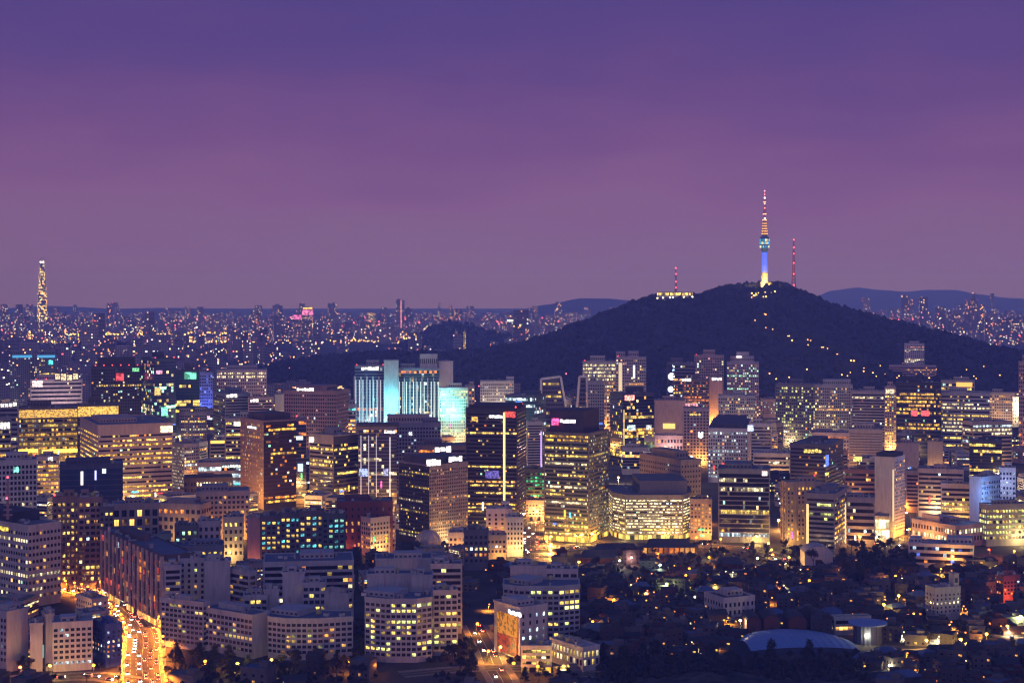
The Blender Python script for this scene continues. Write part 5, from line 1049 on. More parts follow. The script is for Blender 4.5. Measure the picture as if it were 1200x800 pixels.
for c, s, n, sz, nm in (((1, .45, .11), 7, 620, (1.2, 2.6), 'a'), ((1, .85, .6), 7, 200, (1.2, 2.4), 'b'), ((1, .1, .16), 8, 150, (1.2, 2.2), 'c'), ((.4, .8, 1), 4, 60, (1.2, 2.0), 'd')):
    m = MB()
    for k in range(n):
        px, Y = (R.uniform(-20, 700), R.uniform(2600, 9500)) if R.random() < .8 else (R.uniform(1040, 1210), R.uniform(4800, 9000))
        x = gx(px, Y)
        if blocked(x, Y): continue
        z = R.uniform(6, 12) if nm != 'c' else R.uniform(40, 100)
        m.ball((x, Y, z if nm != 'b' else R.uniform(8, 60)), R.uniform(*sz) * Y / 5500, 6, 4)
    tag(m.build('far_city_lights', emit_mat(c, s, 'far_lamp')), kind='stuff')
m = MB()
for k in range(170):                                      # lamp lit streets of the far city
    px, Y = (R.uniform(-20, 620), R.uniform(3000, 9500)) if k < 135 else (R.uniform(1050, 1200), R.uniform(5000, 9000)); x = gx(px, Y); a = R.choice((.1, .3, -.35, 1.4)); st_ = R.uniform(28, 45)
    for j in range(R.randrange(8, 24)):
        q = (x + math.cos(a) * st_ * j, Y + math.sin(a) * st_ * j)
        if not blocked(*q) and not (7000 < q[1] < 8300 and px < 330): m.ball((*q, 9), R.uniform(1.0, 1.8) * Y / 5500, 6, 4)
tag(m.build('far_street_lights', emit_mat((1, .46, .10), 8, 'far_lamp')), kind='stuff')
# the river and its lamp lit bridge
tag(sheet('river', [(-3200, 7150), (-1050, 7150), (-900, 8150), (-3600, 8150)], .6, tex_mat('water', (.02, .03, .05), (.03, .04, .07), .01, .1)), kind='structure')
Yr = 7620; br = thing('road_bridge', 'long road bridge strung with golden lamps, far off at the left', 'bridge', (gx(145, Yr), Yr, 0))
W_ = gx(218, Yr) - gx(70, Yr); m = MB(); m.box(-W_ / 2, W_ / 2, -9, 9, 13, 16); m.build('deck', wall_mat((.35, .33, .33)), br)
for k in range(9): m = MB(); x = -W_ / 2 + W_ * (k + .5) / 9; m.box(x - 3, x + 3, -6, 6, 0, 13); m.build('pier', wall_mat((.35, .33, .33)), br)
m = MB(); m.ball((0, 0, 0), 2.2, 8, 5); m.bar((0, 0, -11), (0, 0, -1), .3, 5, 1); bl = m.mesh('lamp', [emit_mat((1, .55, .12), 7, 'bridge_lamp'), wall_mat((.2, .2, .2))])
for k in range(64): link('lamp', bl, br, (-W_ / 2 + W_ * (k + .5 + R.uniform(-.3, .3)) / 64, -8 if k % 2 else 8, 27 + R.uniform(-1.5, 1.5)))
m = MB()
for k in range(90):
    px = R.uniform(-10, 76) if k < 60 else R.uniform(218, 300); Y = R.uniform(6800, 7000); m.ball((gx(px, Y), Y, R.uniform(9, 14)), 2.2, 6, 4)
tag(m.build('embankment_lights', emit_mat((1, .5, .14), 7, 'far_lamp')), kind='stuff')
# super-tall tower at the far left
Yl = 8900; st = thing('supertall_tower', 'very tall tapering tower wrapped in golden lights, alone on the left horizon', 'skyscraper', (gx(49.5, Yl), Yl, 0))
Hl = gz(306, Yl); prof = [(29, 0), (28, Hl * .2), (25, Hl * .45), (21, Hl * .7), (16, Hl * .88), (10, Hl * .985)]
def pr(z):
    for (a, b), (c, d) in zip(prof, prof[1:]):
        if z <= d: return a + (c - a) * (z - b) / (d - b)
    return prof[-1][0]
m = MB(); m.lathe(prof, 16); m.build('wall', wall_mat((.25, .24, .28)), st)
for sx in (-1, 1):
    m = MB(); m.bar((sx * 9, 0, Hl * .98), (sx * 7, 0, Hl * 1.05), 3.5, 6, 0, 1.5); m.build('crown_fin', wall_mat((.4, .36, .36)), st)
    m = MB(); m.ball((sx * 7, -6, Hl * .985), 4.2); m.build('beacon', emit_mat((1, .9, .65), 14, 'tower_lamp'), st)
nl = 46
for j in range(nl):
    z = Hl * (.03 + .94 * j / nl); m = MB(); r = pr(z) + .6; n = 26
    for k in range(n):
        if R.random() < .58: continue
        a, b = 2 * math.pi * k / n, 2 * math.pi * (k + .85) / n
        m.face([(r * math.cos(a), r * math.sin(a), z), (r * math.cos(b), r * math.sin(b), z), (r * math.cos(b), r * math.sin(b), z + Hl * .007), (r * math.cos(a), r * math.sin(a), z + Hl * .007)], 0, glow_col(('warm', 'white', 'yellow'), 4.5 if j > 6 else 2.5))
    m.build('window_band', GL['grey'], st)
m = MB(); m.box(-52, 58, -30, 30, 0, 26); m.build('podium', wall_mat((.4, .36, .33)), st); m = MB(); m.box(-48, -8, -31.5, -30.2, 13, 20); m.box(4, 54, -31.5, -30.2, 13, 20); m.build('lit_strip', emit_mat((1, .72, .2), 2.2), st)
def far_tower(label, x0, x1, top, Y, wall, lit, sign=(), **k):
    bld(label, (x0, None, x1), top, 0, wall, name='far_tower', cat='tower', st='punched', Y=Y, nf=18, pw=7, wr=.6, lit=lit, dep=30, clutter=0, indiv=False, sign=sign, **k)
far_tower('distant tower with a magenta and pink lit crown', 343, 353, 370, 6700, (.3, .26, .3), dict(p=.35, row=0, pal=('warm', 'pink'), s=1.1), sign=[(343, 353, 369, 374, (1, .2, .7), 1.3, 0, .12)])
far_tower('taller distant tower with a pink lit crown and amber roof lamps', 354, 367, 362, 6700, (.3, .26, .3), dict(p=.3, row=0, pal=('pink', 'warm'), s=1.1), sign=[(354, 367, 363, 369, (1, .25, .65), 1.4, 0, .12), (355, 366, 360, 362, (1, .5, .1), 4)])
far_tower('pale hazy skyscraper with a red vertical line on the horizon', 464, 474, 352, 9000, (.3, .27, .33), dict(p=.06, row=0), slot=[(470, 352, 384, (1, .3, .4), 1.2, 0, 1)])
far_tower('dark hazy skyscraper just right of the pale one', 475, 484, 362, 9000, (.2, .2, .26), dict(p=.05, row=0))
far_tower('hazy tower with lit white floors, left of the pale skyscraper', 430, 440, 366, 8500, (.3, .27, .3), dict(p=.5, row=.2, pal=('white', 'warm')))
far_tower('hazy tower with a long white lit roof sign', 594, 605, 374, 7400, (.28, .27, .34), dict(p=.12, row=0), sign=[(594, 605, 374, 377, (.85, .85, 1), 3)])
far_tower('thin hazy tower with red roof lamps near the wooded knoll', 607, 615, 367, 7600, (.25, .24, .3), dict(p=.3, row=0, pal=('warm', 'pink')), red=2)
far_tower('tallest tower of the hazy estate beyond the right shoulder of the hill', 1131, 1146, 352, 7500, (.32, .28, .3), dict(p=.2, row=0, pal=('warm', 'pink')), red=2)
far_tower('second hazy tower beyond the right shoulder of the hill', 1115, 1127, 366, 7300, (.3, .27, .3), dict(p=.18, row=0, pal=('warm', 'pink')))
far_tower('apartment pair lit with yellow stripes before the wooded knoll, left one', 533, 536, 388, 5300, (.3, .28, .2), dict(p=.8, row=.5, pal='yellow'))
far_tower('apartment pair lit with yellow stripes before the wooded knoll, right one', 543, 546, 388, 5300, (.3, .28, .2), dict(p=.8, row=.5, pal='yellow'))
far_tower('low far hall crowned by a row of yellow and green lamps, above the finned twin office', 432, 468, 409, 3900, (.14, .15, .16), dict(p=.1, row=0, pal='yellow'), sign=[(432, 456, 409, 412, (1, .7, .1), 2), (482, 484, 409, 412, (.1, 1, .5), 2)]) if False else None

# ------------------------------------------------------------------ filler blocks of the middle city
def occupied(x, y, r):
    for a, b, c in OCC:
        if (x - a) ** 2 + (y - b) ** 2 < (c * .8 + r) ** 2: return True
    for pts, w in ROADS:
        for p in pts:
            if (x - p[0]) ** 2 + (y - p[1]) ** 2 < (w / 2 + 2 + r) ** 2: return True
    return False
MIDC = [('white', TILE), ('pink grey', ROSE), ('grey', GREY), ('beige', BEIGE), ('dark', DARK), ('lavender', LAV)]
mids = []
OCC_save = list(OCC); NB_keep = NB[0]
for k, (nm, wl) in enumerate(MIDC + MIDC[:4]):
    w = R.uniform(18, 34); d = R.uniform(14, 24); h = R.uniform(16, 34)
    poly = [(0, 900), (w, 900), (w, 900 + d), (0, 900 + d)]
    stl = ('ribbon', 'punched', 'glass')[k % 3]
    top = HZ + (CH - h) * FP / 900
    root, _, _, hh = bld('%s mid rise block among the downtown towers, windows partly lit' % nm, (600, None, 660), top, 0, wl, name='city_block', cat='office building', Y=900, poly=poly, st=stl, nf=max(4, round(h / 4.2)), pw=3, lit=dict(p=.14, row=.12, pal=('yellow', 'white', 'warm', 'cool')), group='%s mid rise blocks between the towers' % nm, indiv=False, clutter=2, roof=R.choice(('grey', 'blue', 'pale', 'green', 'dark')))
    mids.append([root, w, d, hh, False])
OCC[:] = OCC_save
def place_mid(px, Y, hlim):
    x = gx(px, Y); m = R.choice(mids); r = .5 * math.hypot(m[1], m[2]) * .9
    if hill_z(x, Y) > 1 or occupied(x, Y, r): return False
    o = m[0] if not m[4] else copy_tree(m[0]); m[4] = True
    sz = min(R.uniform(.75, 1.5), hlim / m[3]); o.location = (x, Y, 0); o.scale = (R.uniform(.8, 1.2), R.uniform(.8, 1.2), sz)
    o.rotation_euler = (0, 0, R.choice((0, .25, -.3, .6, -.15, .9))); OCC.append((x, Y, r)); return True
n = 0; tries = 0
while n < 225 and tries < 8000:
    tries += 1; Y = R.uniform(1430, 3000); px = R.uniform(-70, 1290)
    if px > 640 and Y < 1480: continue
    n += place_mid(px, Y, 22 if Y < 1750 else (34 if Y < 2200 else 46))
for _ in range(160):
    px, py = R.uniform(-10, 560), R.uniform(640, 790); Y = Yb(py)
    if px > 130 and py > 700 and px < 430: continue
    n += place_mid(px, Y, 13)
for m in mids:
    if not m[4]: place_mid(R.uniform(0, 1200), 2900, 30)
HROOF = {'dark': wall_mat((.05, .05, .06), scale=.2, vary=.4), 'grey': wall_mat((.14, .14, .17), scale=.2, vary=.4), 'green': wall_mat((.04, .09, .07), scale=.2, vary=.4), 'blue': wall_mat((.08, .13, .26), scale=.2, vary=.3), 'tile': wall_mat((.03, .03, .04), scale=.6, vary=.5)}
# ------------------------------------------------------------------ landmarks of the low quarter
brick = wall_mat((0.13, 0.05, 0.035), .85, .35, .8); white = wall_mat((0.55, 0.52, 0.53)); darkw = wall_mat((0.06, 0.05, 0.05))
def hip_roof(mb, w, d, z, h, over, m=0, ridge=.5, curl=.0):
    W, D = w / 2 + over, d / 2 + over; r = w / 2 * ridge
    E = [(-W, -D, z + curl), (0, -D, z), (W, -D, z + curl), (W, 0, z), (W, D, z + curl), (0, D, z), (-W, D, z + curl), (-W, 0, z)]
    A, B = (-r, 0, z + h), (r, 0, z + h); mid = [(-W * .75, -D * .5, z + h * .36), (W * .75, -D * .5, z + h * .36), (W * .75, D * .5, z + h * .36), (-W * .75, D * .5, z + h * .36)]
    mb.face([E[0], E[1], mid[1], mid[0]], m); mb.face([E[1], E[2], mid[1]], m); mb.face([mid[0], mid[1], B, A], m)
    mb.face([E[4], E[5], mid[3], mid[2]], m); mb.face([E[5], E[6], mid[3]], m); mb.face([mid[2], mid[3], A, B], m)
    mb.face([E[2], E[3], mid[2], mid[1]], m); mb.face([E[3], E[4], mid[2]], m); mb.face([mid[1], mid[2], B], m)
    mb.face([E[6], E[7], mid[0], mid[3]], m); mb.face([E[7], E[0], mid[0]], m); mb.face([mid[3], mid[0], A], m)
    mb.face([(x, y, zz - .4) for x, y, zz in E][::-1], m)
    for k in range(8):
        a, b = E[k], E[(k + 1) % 8]; mb.face([(a[0], a[1], a[2] - .4), (b[0], b[1], b[2] - .4), b, a], m)
def hall(label, px0, px1, pbase, ptop, d, lit=None, wallc=(.16, .05, .04)):
    Y = Yb(pbase); x0, x1 = gx(px0, Y), gx(px1, Y); w = x1 - x0; H = gz(ptop, Y); t = thing('palace_hall', label, 'palace hall', ((x0 + x1) / 2, Y + d / 2, 0)); OCC.append(((x0 + x1) / 2, Y + d / 2, w * .5))
    m = MB(); m.box(-w / 2 - 1, w / 2 + 1, -d / 2 - 1, d / 2 + 1, 0, 1); m.build('stone_base', wall_mat((.3, .28, .26)), t)
    m = MB(); m.box(-w / 2 + 1, w / 2 - 1, -d / 2 + 2, d / 2 - 2, 1, H * .52); m.build('wall', wall_mat(wallc), t)
    n = max(3, int(w / 4.5))
    for k in range(n + 1):
        c = MB(); x = -w / 2 + .6 + (w - 1.2) * k / n; c.bar((x, -d / 2 + .5, 1), (x, -d / 2 + .5, H * .55), .35, 8); c.build('column', wall_mat((.25, .06, .04)), t)
    if lit:
        for k in range(n):
            x = -w / 2 + .6 + (w - 1.2) * k / n; g = MB(); g.face([(x + .6, -d / 2 + 1.9, 1.3), (x + (w - 1.2) / n - .6, -d / 2 + 1.9, 1.3), (x + (w - 1.2) / n - .6, -d / 2 + 1.9, H * .47), (x + .6, -d / 2 + 1.9, H * .47)], 0, glow_col(lit, .8)); g.build('door', GL['brown'], t)
    m = MB(); hip_roof(m, w, d, H * .55, H * .45, 2.2, ridge=.72, curl=.7); m.bar((-w * .36, 0, H), (w * .36, 0, H), .5, 6); m.build('roof', ROOF['tile'], t)
    return t
hall('dark palace hall with orange lit doors below a long tiled roof', 752, 816, 650, 633, 16, ('orange', 'warm'), (.4, .16, .06))
hall('long unlit palace gallery with a dark tiled roof, left of the orange lit hall', 692, 752, 652, 638, 13)
hall('second dark tiled palace gallery in front of the long unlit one', 676, 730, 662, 646, 12)
hall('dark tiled palace gate building among the trees', 838, 872, 668, 654, 12)
for a in ((1410, 12000, 784), (1395, 9000, 800)): plamp(gx(a[2], a[0]), a[0] - 16, 4, (1, .4, .1), 9000)
bld('long white museum with rows of small arched windows', (826, 848, 884), 702, 727, (0.56, 0.50, 0.50), name='museum', cat='museum', st='punched', nf=2, gf=2, tb=2, pw=3.4, wr=.5, lit=dict(p=.14, pal='warm'), ph=[(.3, .8, .3, .7, 4)], th=24, roof='dark')
def vault(label, px0, px1, ptop, pbase, depth, name='gable_block', wallm=None, roofm=None, rise=.25, cat='building', rz=0):
    Y = Yb(pbase); w = gx(px1, Y) - gx(px0, Y); H = gz(ptop, Y); t = thing(name, label, cat, (gx((px0 + px1) / 2, Y), Y, 0), rz); OCC.append((gx((px0 + px1) / 2, Y), Y + depth / 2, max(w, depth) / 2))
    n = 10; pr = [(-w / 2 + w * k / n, H * (1 - rise) + H * rise * math.sin(math.pi * k / n) ** .8) for k in range(n + 1)]
    m = MB(); m.face([(-w / 2, 0, 0), (w / 2, 0, 0)] + [(x, 0, z) for x, z in reversed(pr)]); m.face(([(-w / 2, depth, 0), (w / 2, depth, 0)] + [(x, depth, z) for x, z in reversed(pr)])[::-1])
    m.face([(-w / 2, depth, 0), (-w / 2, 0, 0), (-w / 2, 0, pr[0][1]), (-w / 2, depth, pr[0][1])]); m.face([(w / 2, 0, 0), (w / 2, depth, 0), (w / 2, depth, pr[-1][1]), (w / 2, 0, pr[-1][1])])
    m.build('wall', wallm or brick, t)
    m = MB(); o = .5
    for k in range(n):
        a, b = pr[k], pr[k + 1]; m.face([(a[0] * 1.03, -o, a[1] + .25), (b[0] * 1.03, -o, b[1] + .25), (b[0] * 1.03, depth + o, b[1] + .25), (a[0] * 1.03, depth + o, a[1] + .25)])
        m.face([(a[0] * 1.03, -o, a[1] - .1), (b[0] * 1.03, -o, b[1] - .1), (b[0] * 1.03, -o, b[1] + .25), (a[0] * 1.03, -o, a[1] + .25)])
    m.build('roof', roofm or HROOF['tile'], t)
    m = MB(); m.box(-w * .12, w * .12, -.12, 0, 0.0, H * .35); m.build('door', darkw, t)
    return t, w, H
vault('brick hall with a rounded gable next to the lamp by the museum', 875, 892, 722, 741, 22)
vault('brick hall with a rounded gable, tallest of its row', 895, 914, 720, 742, 22)
vault('brick hall with a rounded gable right behind the blue roofed sports hall', 924, 945, 721, 742, 22)
vault('brick hall with a rounded gable touching the pale green roofed block', 957, 975, 721, 741, 22)
bld('long block with a pale green roof behind the drum', (974, 978, 1020), 724, 744, (0.42, 0.45, 0.46), st='ribbon', nf=2, gf=2, tb=1, lit=dict(p=.02), ph=[], roof='green', th=6, clutter=0)
bluem = wall_mat((0.17, 0.31, 0.60), .5, .2, .15)
Yg = Yb(766); t = thing('sports_hall', 'big sports hall under a low curved bright blue roof', 'sports hall', (gx(944, Yg), Yg, 0), math.radians(5)); OCC.append((gx(930, Yg), Yg + 18, 46)); OCC.append((gx(970, Yg), Yg + 18, 40)); OCC.append((gx(895, Yg), Yg + 8, 28))
wg = gx(1010, Yg) - gx(880, Yg); m = MB(); L_ = 14
out = []
for k in range(L_ + 1):
    u = k / L_; x = -wg / 2 + wg * u; e = math.sin(math.pi * min(1, .12 + u * .8)) ** .5
    out.append([(x, yy * (0.55 + .45 * math.sin(math.pi * u) ** .5), 4.2 * e + 3.6 * e * math.sin(math.pi * (j / 8)) * (.6 + .4 * (1 - u))) for j, yy in enumerate([0 + 6.6 * q for q in range(9)])])
for k in range(L_):
    for j in range(8): m.face([out[k][j], out[k + 1][j], out[k + 1][j + 1], out[k][j + 1]])
m.build('roof', bluem, t)
m = MB()
for k in range(L_):
    a, b = out[k][0], out[k + 1][0]; m.face([(a[0], a[1] + .5, 0), (b[0], b[1] + .5, 0), (b[0], b[1] + .5, b[2] - .2), (a[0], a[1] + .5, a[2] - .2)])
    a, b = out[k][8], out[k + 1][8]; m.face([(b[0], b[1] - .5, 0), (a[0], a[1] - .5, 0), (a[0], a[1] - .5, a[2] - .2), (b[0], b[1] - .5, b[2] - .2)])
m.face([(out[0][0][0], out[0][0][1], 0), out[0][0], out[0][4], out[0][8], (out[0][8][0], out[0][8][1], 0)][::-1]); m.build('wall', wall_mat((.05, .07, .12)), t)
for k in range(1, L_):
    s_ = MB(); 
    for j in range(8): s_.bar((out[k][j][0], out[k][j][1], out[k][j][2] + .08), (out[k][j + 1][0], out[k][j + 1][1], out[k][j + 1][2] + .08), .13, 4)
    s_.build('roof_seam', wall_mat((.25, .36, .6)), t)
Yd = Yb(757); t = thing('drum_building', 'round drum building with a dark glazed wall and a flat blue roof', 'round building', (gx(1022, Yd), Yd + 12, 0)); OCC.append((gx(1022, Yd), Yd + 12, 16))
rd = (gx(1040, Yd) - gx(1005, Yd)) / 2; hd = gz(735, Yd)
m = MB(); m.lathe([(rd * .94, 0), (rd * .94, hd)], 28); m.build('wall', wall_mat((.10, .12, .2)), t)
m = MB(); m.lathe([(rd * .95, hd), (rd * 1.3, hd + .2), (rd * 1.3, hd + 1), (rd * .9, hd + 1.1), (rd * .3, hd + 1.5)], 28); m.build('roof', bluem, t)
for k in range(28):
    a = 2 * math.pi * k / 28; m = MB(); m.bar((rd * .96 * math.cos(a), rd * .96 * math.sin(a), .2), (rd * .96 * math.cos(a), rd * .96 * math.sin(a), hd), .16, 4); m.build('mullion', wall_mat((.05, .05, .08)), t)
def dome(label, px, pbase, r, h, matl):
    Y = Yb(pbase); t = thing('domed_hall', label, 'domed hall', (gx(px, Y), Y + r, 0)); OCC.append((gx(px, Y), Y + r, r))
    m = MB(); m.lathe([(r, 0), (r, h * .35), (r * .96, h * .36)], 24); m.build('wall', matl, t)
    m = MB(); m.lathe([(r * 1.02 * math.cos(a), h * .36 + h * .64 * math.sin(a)) for a in [math.pi / 2 * k / 8 * .98 for k in range(9)]], 24); m.build('dome', matl, t)
    for k in range(12):
        a = 2 * math.pi * k / 12; m = MB(); pt = [(r * 1.035 * math.cos(q) * math.cos(a), r * 1.035 * math.cos(q) * math.sin(a), h * .36 + h * .655 * math.sin(q)) for q in [math.pi / 2 * k2 / 6 * .97 for k2 in range(7)]]
        for p, q in zip(pt, pt[1:]): m.bar(p, q, .15, 4)
        m.build('rib', wall_mat((.35, .33, .36)), t)
dome('grey ribbed dome standing between the downtown blocks and the estate', 501, 646, 11, 17, wall_mat((.42, .40, .44)))
vault('white barrel roofed hall at the edge of the dark wood', 943, 976, 640, 664, 20, 'barrel_hall', white, ROOF['pale'], .3)
# small church like turret cross left out; terraces
# ------------------------------------------------------------------ houses
def house_proto(kind, wl, rf, w, d, h):
    t = thing('house', 'x', 'house', (0, 0, -500)); wmx = wall_mat(wl, .85, .35, .5)
    m = MB(); m.box(-w / 2, w / 2, -d / 2, d / 2, 0, h); 
    if kind == 'flat':
        for k, (a, b) in enumerate((((-w / 2, -d / 2), (w / 2, -d / 2)), ((w / 2, -d / 2), (w / 2, d / 2)), ((w / 2, d / 2), (-w / 2, d / 2)), ((-w / 2, d / 2), (-w / 2, -d / 2)))): m.edgebox(a, b, -.1, (Vector(a) - Vector(b)).length + .1, -.2, .12 + .01 * k, h - .2, h + .9 + .01 * k)
    m.build('wall', wmx, t)
    m = MB()
    if kind == 'flat': m.box(-w / 2 + .25, w / 2 - .25, -d / 2 + .25, d / 2 - .25, h + .02, h + .15)
    elif kind == 'hip': hip_roof(m, w, d, h, h * .5, .7, ridge=.5, curl=.15)
    else:
        o = .6; z = h; hh = d * .32
        for sy in (-1, 1): m.face([(-w / 2 - o, sy * (d / 2 + o), z - .25), (w / 2 + o, sy * (d / 2 + o), z - .25), (w / 2 + o, 0, z + hh), (-w / 2 - o, 0, z + hh)][::(1 if sy < 0 else -1)])
        for sx in (-1, 1): m.face([(sx * w / 2, -d / 2, z), (sx * w / 2, d / 2, z), (sx * w / 2, 0, z + hh * .93)][::sx])
    m.build('roof', HROOF[rf], t)
    if kind == 'flat': m = MB(); m.box(w * .05, w * .4, -d * .1, d * .35, h + .15, h + 2.7); m.build('stair_head', wmx, t)
    nf = max(1, int(h / 2.9))
    for i in range(nf):
        for j in range(3):
            for side in range(2):
                v = R.random(); o = link('window', window_mesh('dark', None if v > .17 else R.choice(('warm', 'white', 'yellow', 'orange')), 1.2, 0 if v > .17 else R.randrange(3)), t)
                z = .9 + i * 2.9
                if side == 0: o.location = (-w / 2 + w * (j + .5) / 3, -d / 2 - .02, z)
                else: o.location = (-w / 2 - .02, d / 2 - d * (j + .5) / 3, z); o.rotation_euler.z = -math.pi / 2
                o.scale = (1.5, 1, 1.3)
    m = MB(); m.box(w * .3, w * .3 + 1.1, -d / 2 - .1, -d / 2 + .05, 0, 2.1); m.build('door', wall_mat((.18, .1, .07)), t)
    return t
HK = [('flat', (0.088, 0.039, 0.030), 'green', 10, 9, 6.5, 'red brick house with a flat green roof in the dark low quarter'), ('flat', (0.094, 0.085, 0.088), 'dark', 11, 9, 9, 'grey three storey house with a dark flat roof in the dark low quarter'),
      ('hip', (0.083, 0.072, 0.066), 'tile', 10, 8, 3.6, 'small house under a dark hipped tile roof in the low quarter'), ('gable', (0.072, 0.061, 0.055), 'tile', 11, 7, 4, 'house with a dark gabled roof in the low quarter'),
      ('flat', (0.132, 0.121, 0.127), 'blue', 13, 10, 7, 'pale house with a flat blue roof in the dark low quarter'), ('gable', (0.066, 0.033, 0.028), 'tile', 12, 8, 5, 'brick house with a dark gabled roof of two slopes in the low quarter'),
      ('hip', (0.072, 0.066, 0.077), 'blue', 12, 9, 5, 'house with a blue hipped roof in the low quarter'), ('flat', (0.055, 0.047, 0.050), 'dark', 12, 11, 10, 'dark brown house block with a flat roof in the low quarter'), ('flat', (0.154, 0.143, 0.143), 'grey', 12, 9, 5.5, 'pale two storey house with a grey flat roof in the low quarter')]
HP = []
for a in HK:
    t = house_proto(*a[:6]); t['label'] = a[6]; t['group'] = a[6].split(' in the')[0] + 's'; HP.append([t, math.hypot(a[3], a[4]) / 2 * .8, False])
HILLK = [(690, 800, 40), (760, 800, 90), (960, 792, 60)]
def place_house(px, py, hs=1.0):
    x, y = G(px, py); h = R.choice(HP); r = h[1]
    if occupied(x, y, r): return 0
    o = h[0] if not h[2] else copy_tree(h[0]); h[2] = True
    o.location = (x, y, 0); s = R.uniform(.8, 1.25); o.scale = (s * R.uniform(.9, 1.25), s, R.uniform(.8, 1.2) * hs); o.rotation_euler = (0, 0, R.choice((.2, -.3, .5, .1, -.1, 1.2)) + R.uniform(-.15, .15)); OCC.append((x, y, r)); return 1
n = tries = 0
while n < 262 and tries < 14000:
    tries += 1; px, py = R.uniform(655, 1255), R.uniform(660, 815)
    if py < 690 and px < 1050 and R.random() < .7: continue
    if 690 < px < 1010 and py > 768: continue
    if 820 < px < 1050 and 640 < py < 690 : continue
    n += place_house(px, py)
tries = 0
while n < 296 and tries < 3000:
    tries += 1; px, py = R.choice(((R.uniform(540, 700), R.uniform(655, 740)), (R.uniform(400, 560), R.uniform(640, 690)), (R.uniform(-10, 560), R.uniform(785, 815))))
    n += place_house(px, py, 1.1)
n = tries = 0
while n < 150 and tries < 9000:
    tries += 1; px, py = R.uniform(655, 1230), R.uniform(664, 800); x, y = G(px, py)
    if (690 < px < 1010 and py > 768) or occupied(x, y, 4.2): continue
    o = copy_tree(HP[R.choice((1, 2, 3, 5, 7))][0]); o.name = 'long_house'; o['category'] = 'row house'; o['group'] = 'long low dark roofed houses'; o['label'] = 'long low house under a dark roof in the tightly packed low quarter'  # the house prototypes copied again, stretched long and low
    o.location = (x, y, 0); o.scale = (R.uniform(1.1, 1.5), R.uniform(.6, .8), R.uniform(.55, .8)); o.rotation_euler = (0, 0, R.choice((.2, -.3, .5, 1.2)) + R.uniform(-.15, .15)); OCC.append((x, y, 4.5)); n += 1
# ------------------------------------------------------------------ dark wooded mound at the lower edge, and a rocky brow
def mound_z(x, y):
    px = 600 + x * FP / max(700, y); a = math.exp(-((px - 840) / 120) ** 2) * 14 + math.exp(-((px - 1000) / 50) ** 2) * 7
    t = max(0, 1 - ((y - 835) / 75) ** 2); n = noise.noise(Vector((x / 22, y / 22, 4))) * 3 + noise.noise(Vector((x / 7, y / 7, 1))) * 1.0
    return (a + n) * t - .8
heightfield('hill', 10, 260, 745, 925, 90, 60, mound_z, tex_mat('rock', (.008, .008, .008), (.06, .05, .045), .12))
# ------------------------------------------------------------------ trees
def tree_proto(kind):
    t = thing('tree', 'x', 'tree', (0, 0, -500)); tr = MB(); H = R.uniform(7, 10)
    barkm = tex_mat('bark', (.05, .04, .03), (.09, .07, .055), 2); cr = MB(); tips = []
    def limb(p, d, l, r, dep):
        q = p + d * l; tr.bar(p, q, r, 5 if dep < 2 else 4, 0, r * .6)
        if dep >= 2: tips.append(q)
        if dep < 3:
            for _ in range(R.choice((2, 3)) if dep else 4):
                v = (d + Vector((R.uniform(-1, 1), R.uniform(-1, 1), R.uniform(-.1, .8))) * .75).normalized(); limb(q, v, l * R.uniform(.55, .75), r * .6, dep + 1)
    if kind != 'pine':
        limb(Vector((0, 0, 0)), Vector((R.uniform(-.05, .05), R.uniform(-.05, .05), 1)), H * .38, .28, 0)
        dens = 26 if kind == 'leafy' else 7
    else:
        tr.bar((0, 0, 0), (0, 0, H * 1.1), .26, 6, 0, .05)
        for k in range(26):
            z = H * (.25 + .85 * k / 26); l = (1.1 - z / (H * 1.12)) * H * .32 + .3; a = R.uniform(0, 6.28); q = Vector((math.cos(a) * l, math.sin(a) * l, z - l * .12)); tr.bar((0, 0, z), q, .05, 4); tips += [q, q * .6 + Vector((0, 0, z * .4)), q * .8 + Vector((0, 0, z * .2))]
        dens = 14
    for p in tips:
        for _ in range(dens):
            c = p + Vector((R.gauss(0, .5), R.gauss(0, .5), R.gauss(0, .38))); s = R.uniform(.10, .28); n_ = Vector((R.uniform(-1, 1), R.uniform(-1, 1), R.uniform(-.3, 1))).normalized(); u = n_.orthogonal().normalized() * s; v = n_.cross(u).normalized() * s * R.uniform(.5, 1)
            cr.face([c - u - v, c + u - v, c + u + v, c - u + v])
    tr.build('trunk', barkm, t)
    cm = {'leafy': tex_mat('foliage', (.012, .018, .010), (.038, .04, .02), .6), 'bare': tex_mat('dry_foliage', (.03, .022, .016), (.06, .045, .03), .6), 'pine': tex_mat('needles', (.012, .022, .014), (.035, .05, .03), .6)}[kind]
    cr.build('crown', cm, t); return t
TL = {'leafy': 'dark rounded tree among the night time blocks', 'bare': 'brownish half bare winter tree among the night time blocks', 'pine': 'dark pointed pine among the night time blocks'}
TP = []
for k in ('leafy', 'bare', 'pine', 'leafy', 'bare', 'pine'):
    t = tree_proto(k); t['label'] = TL[k]; t['group'] = {'leafy': 'rounded dark trees', 'bare': 'half bare winter trees', 'pine': 'dark pines'}[k]; TP.append([t, False])
def place_tree(x, y, z=0, s=1.0, free=True):
    if free and occupied(x, y, 1.5): return 0
    h = R.choice(TP); o = h[0] if not h[1] else copy_tree(h[0]); h[1] = True
    o.location = (x, y, z); s *= R.uniform(.75, 1.3); o.scale = (s, s, s * R.uniform(.9, 1.15)); o.rotation_euler = (0, 0, R.uniform(0, 6.28)); return 1
n = tries = 0
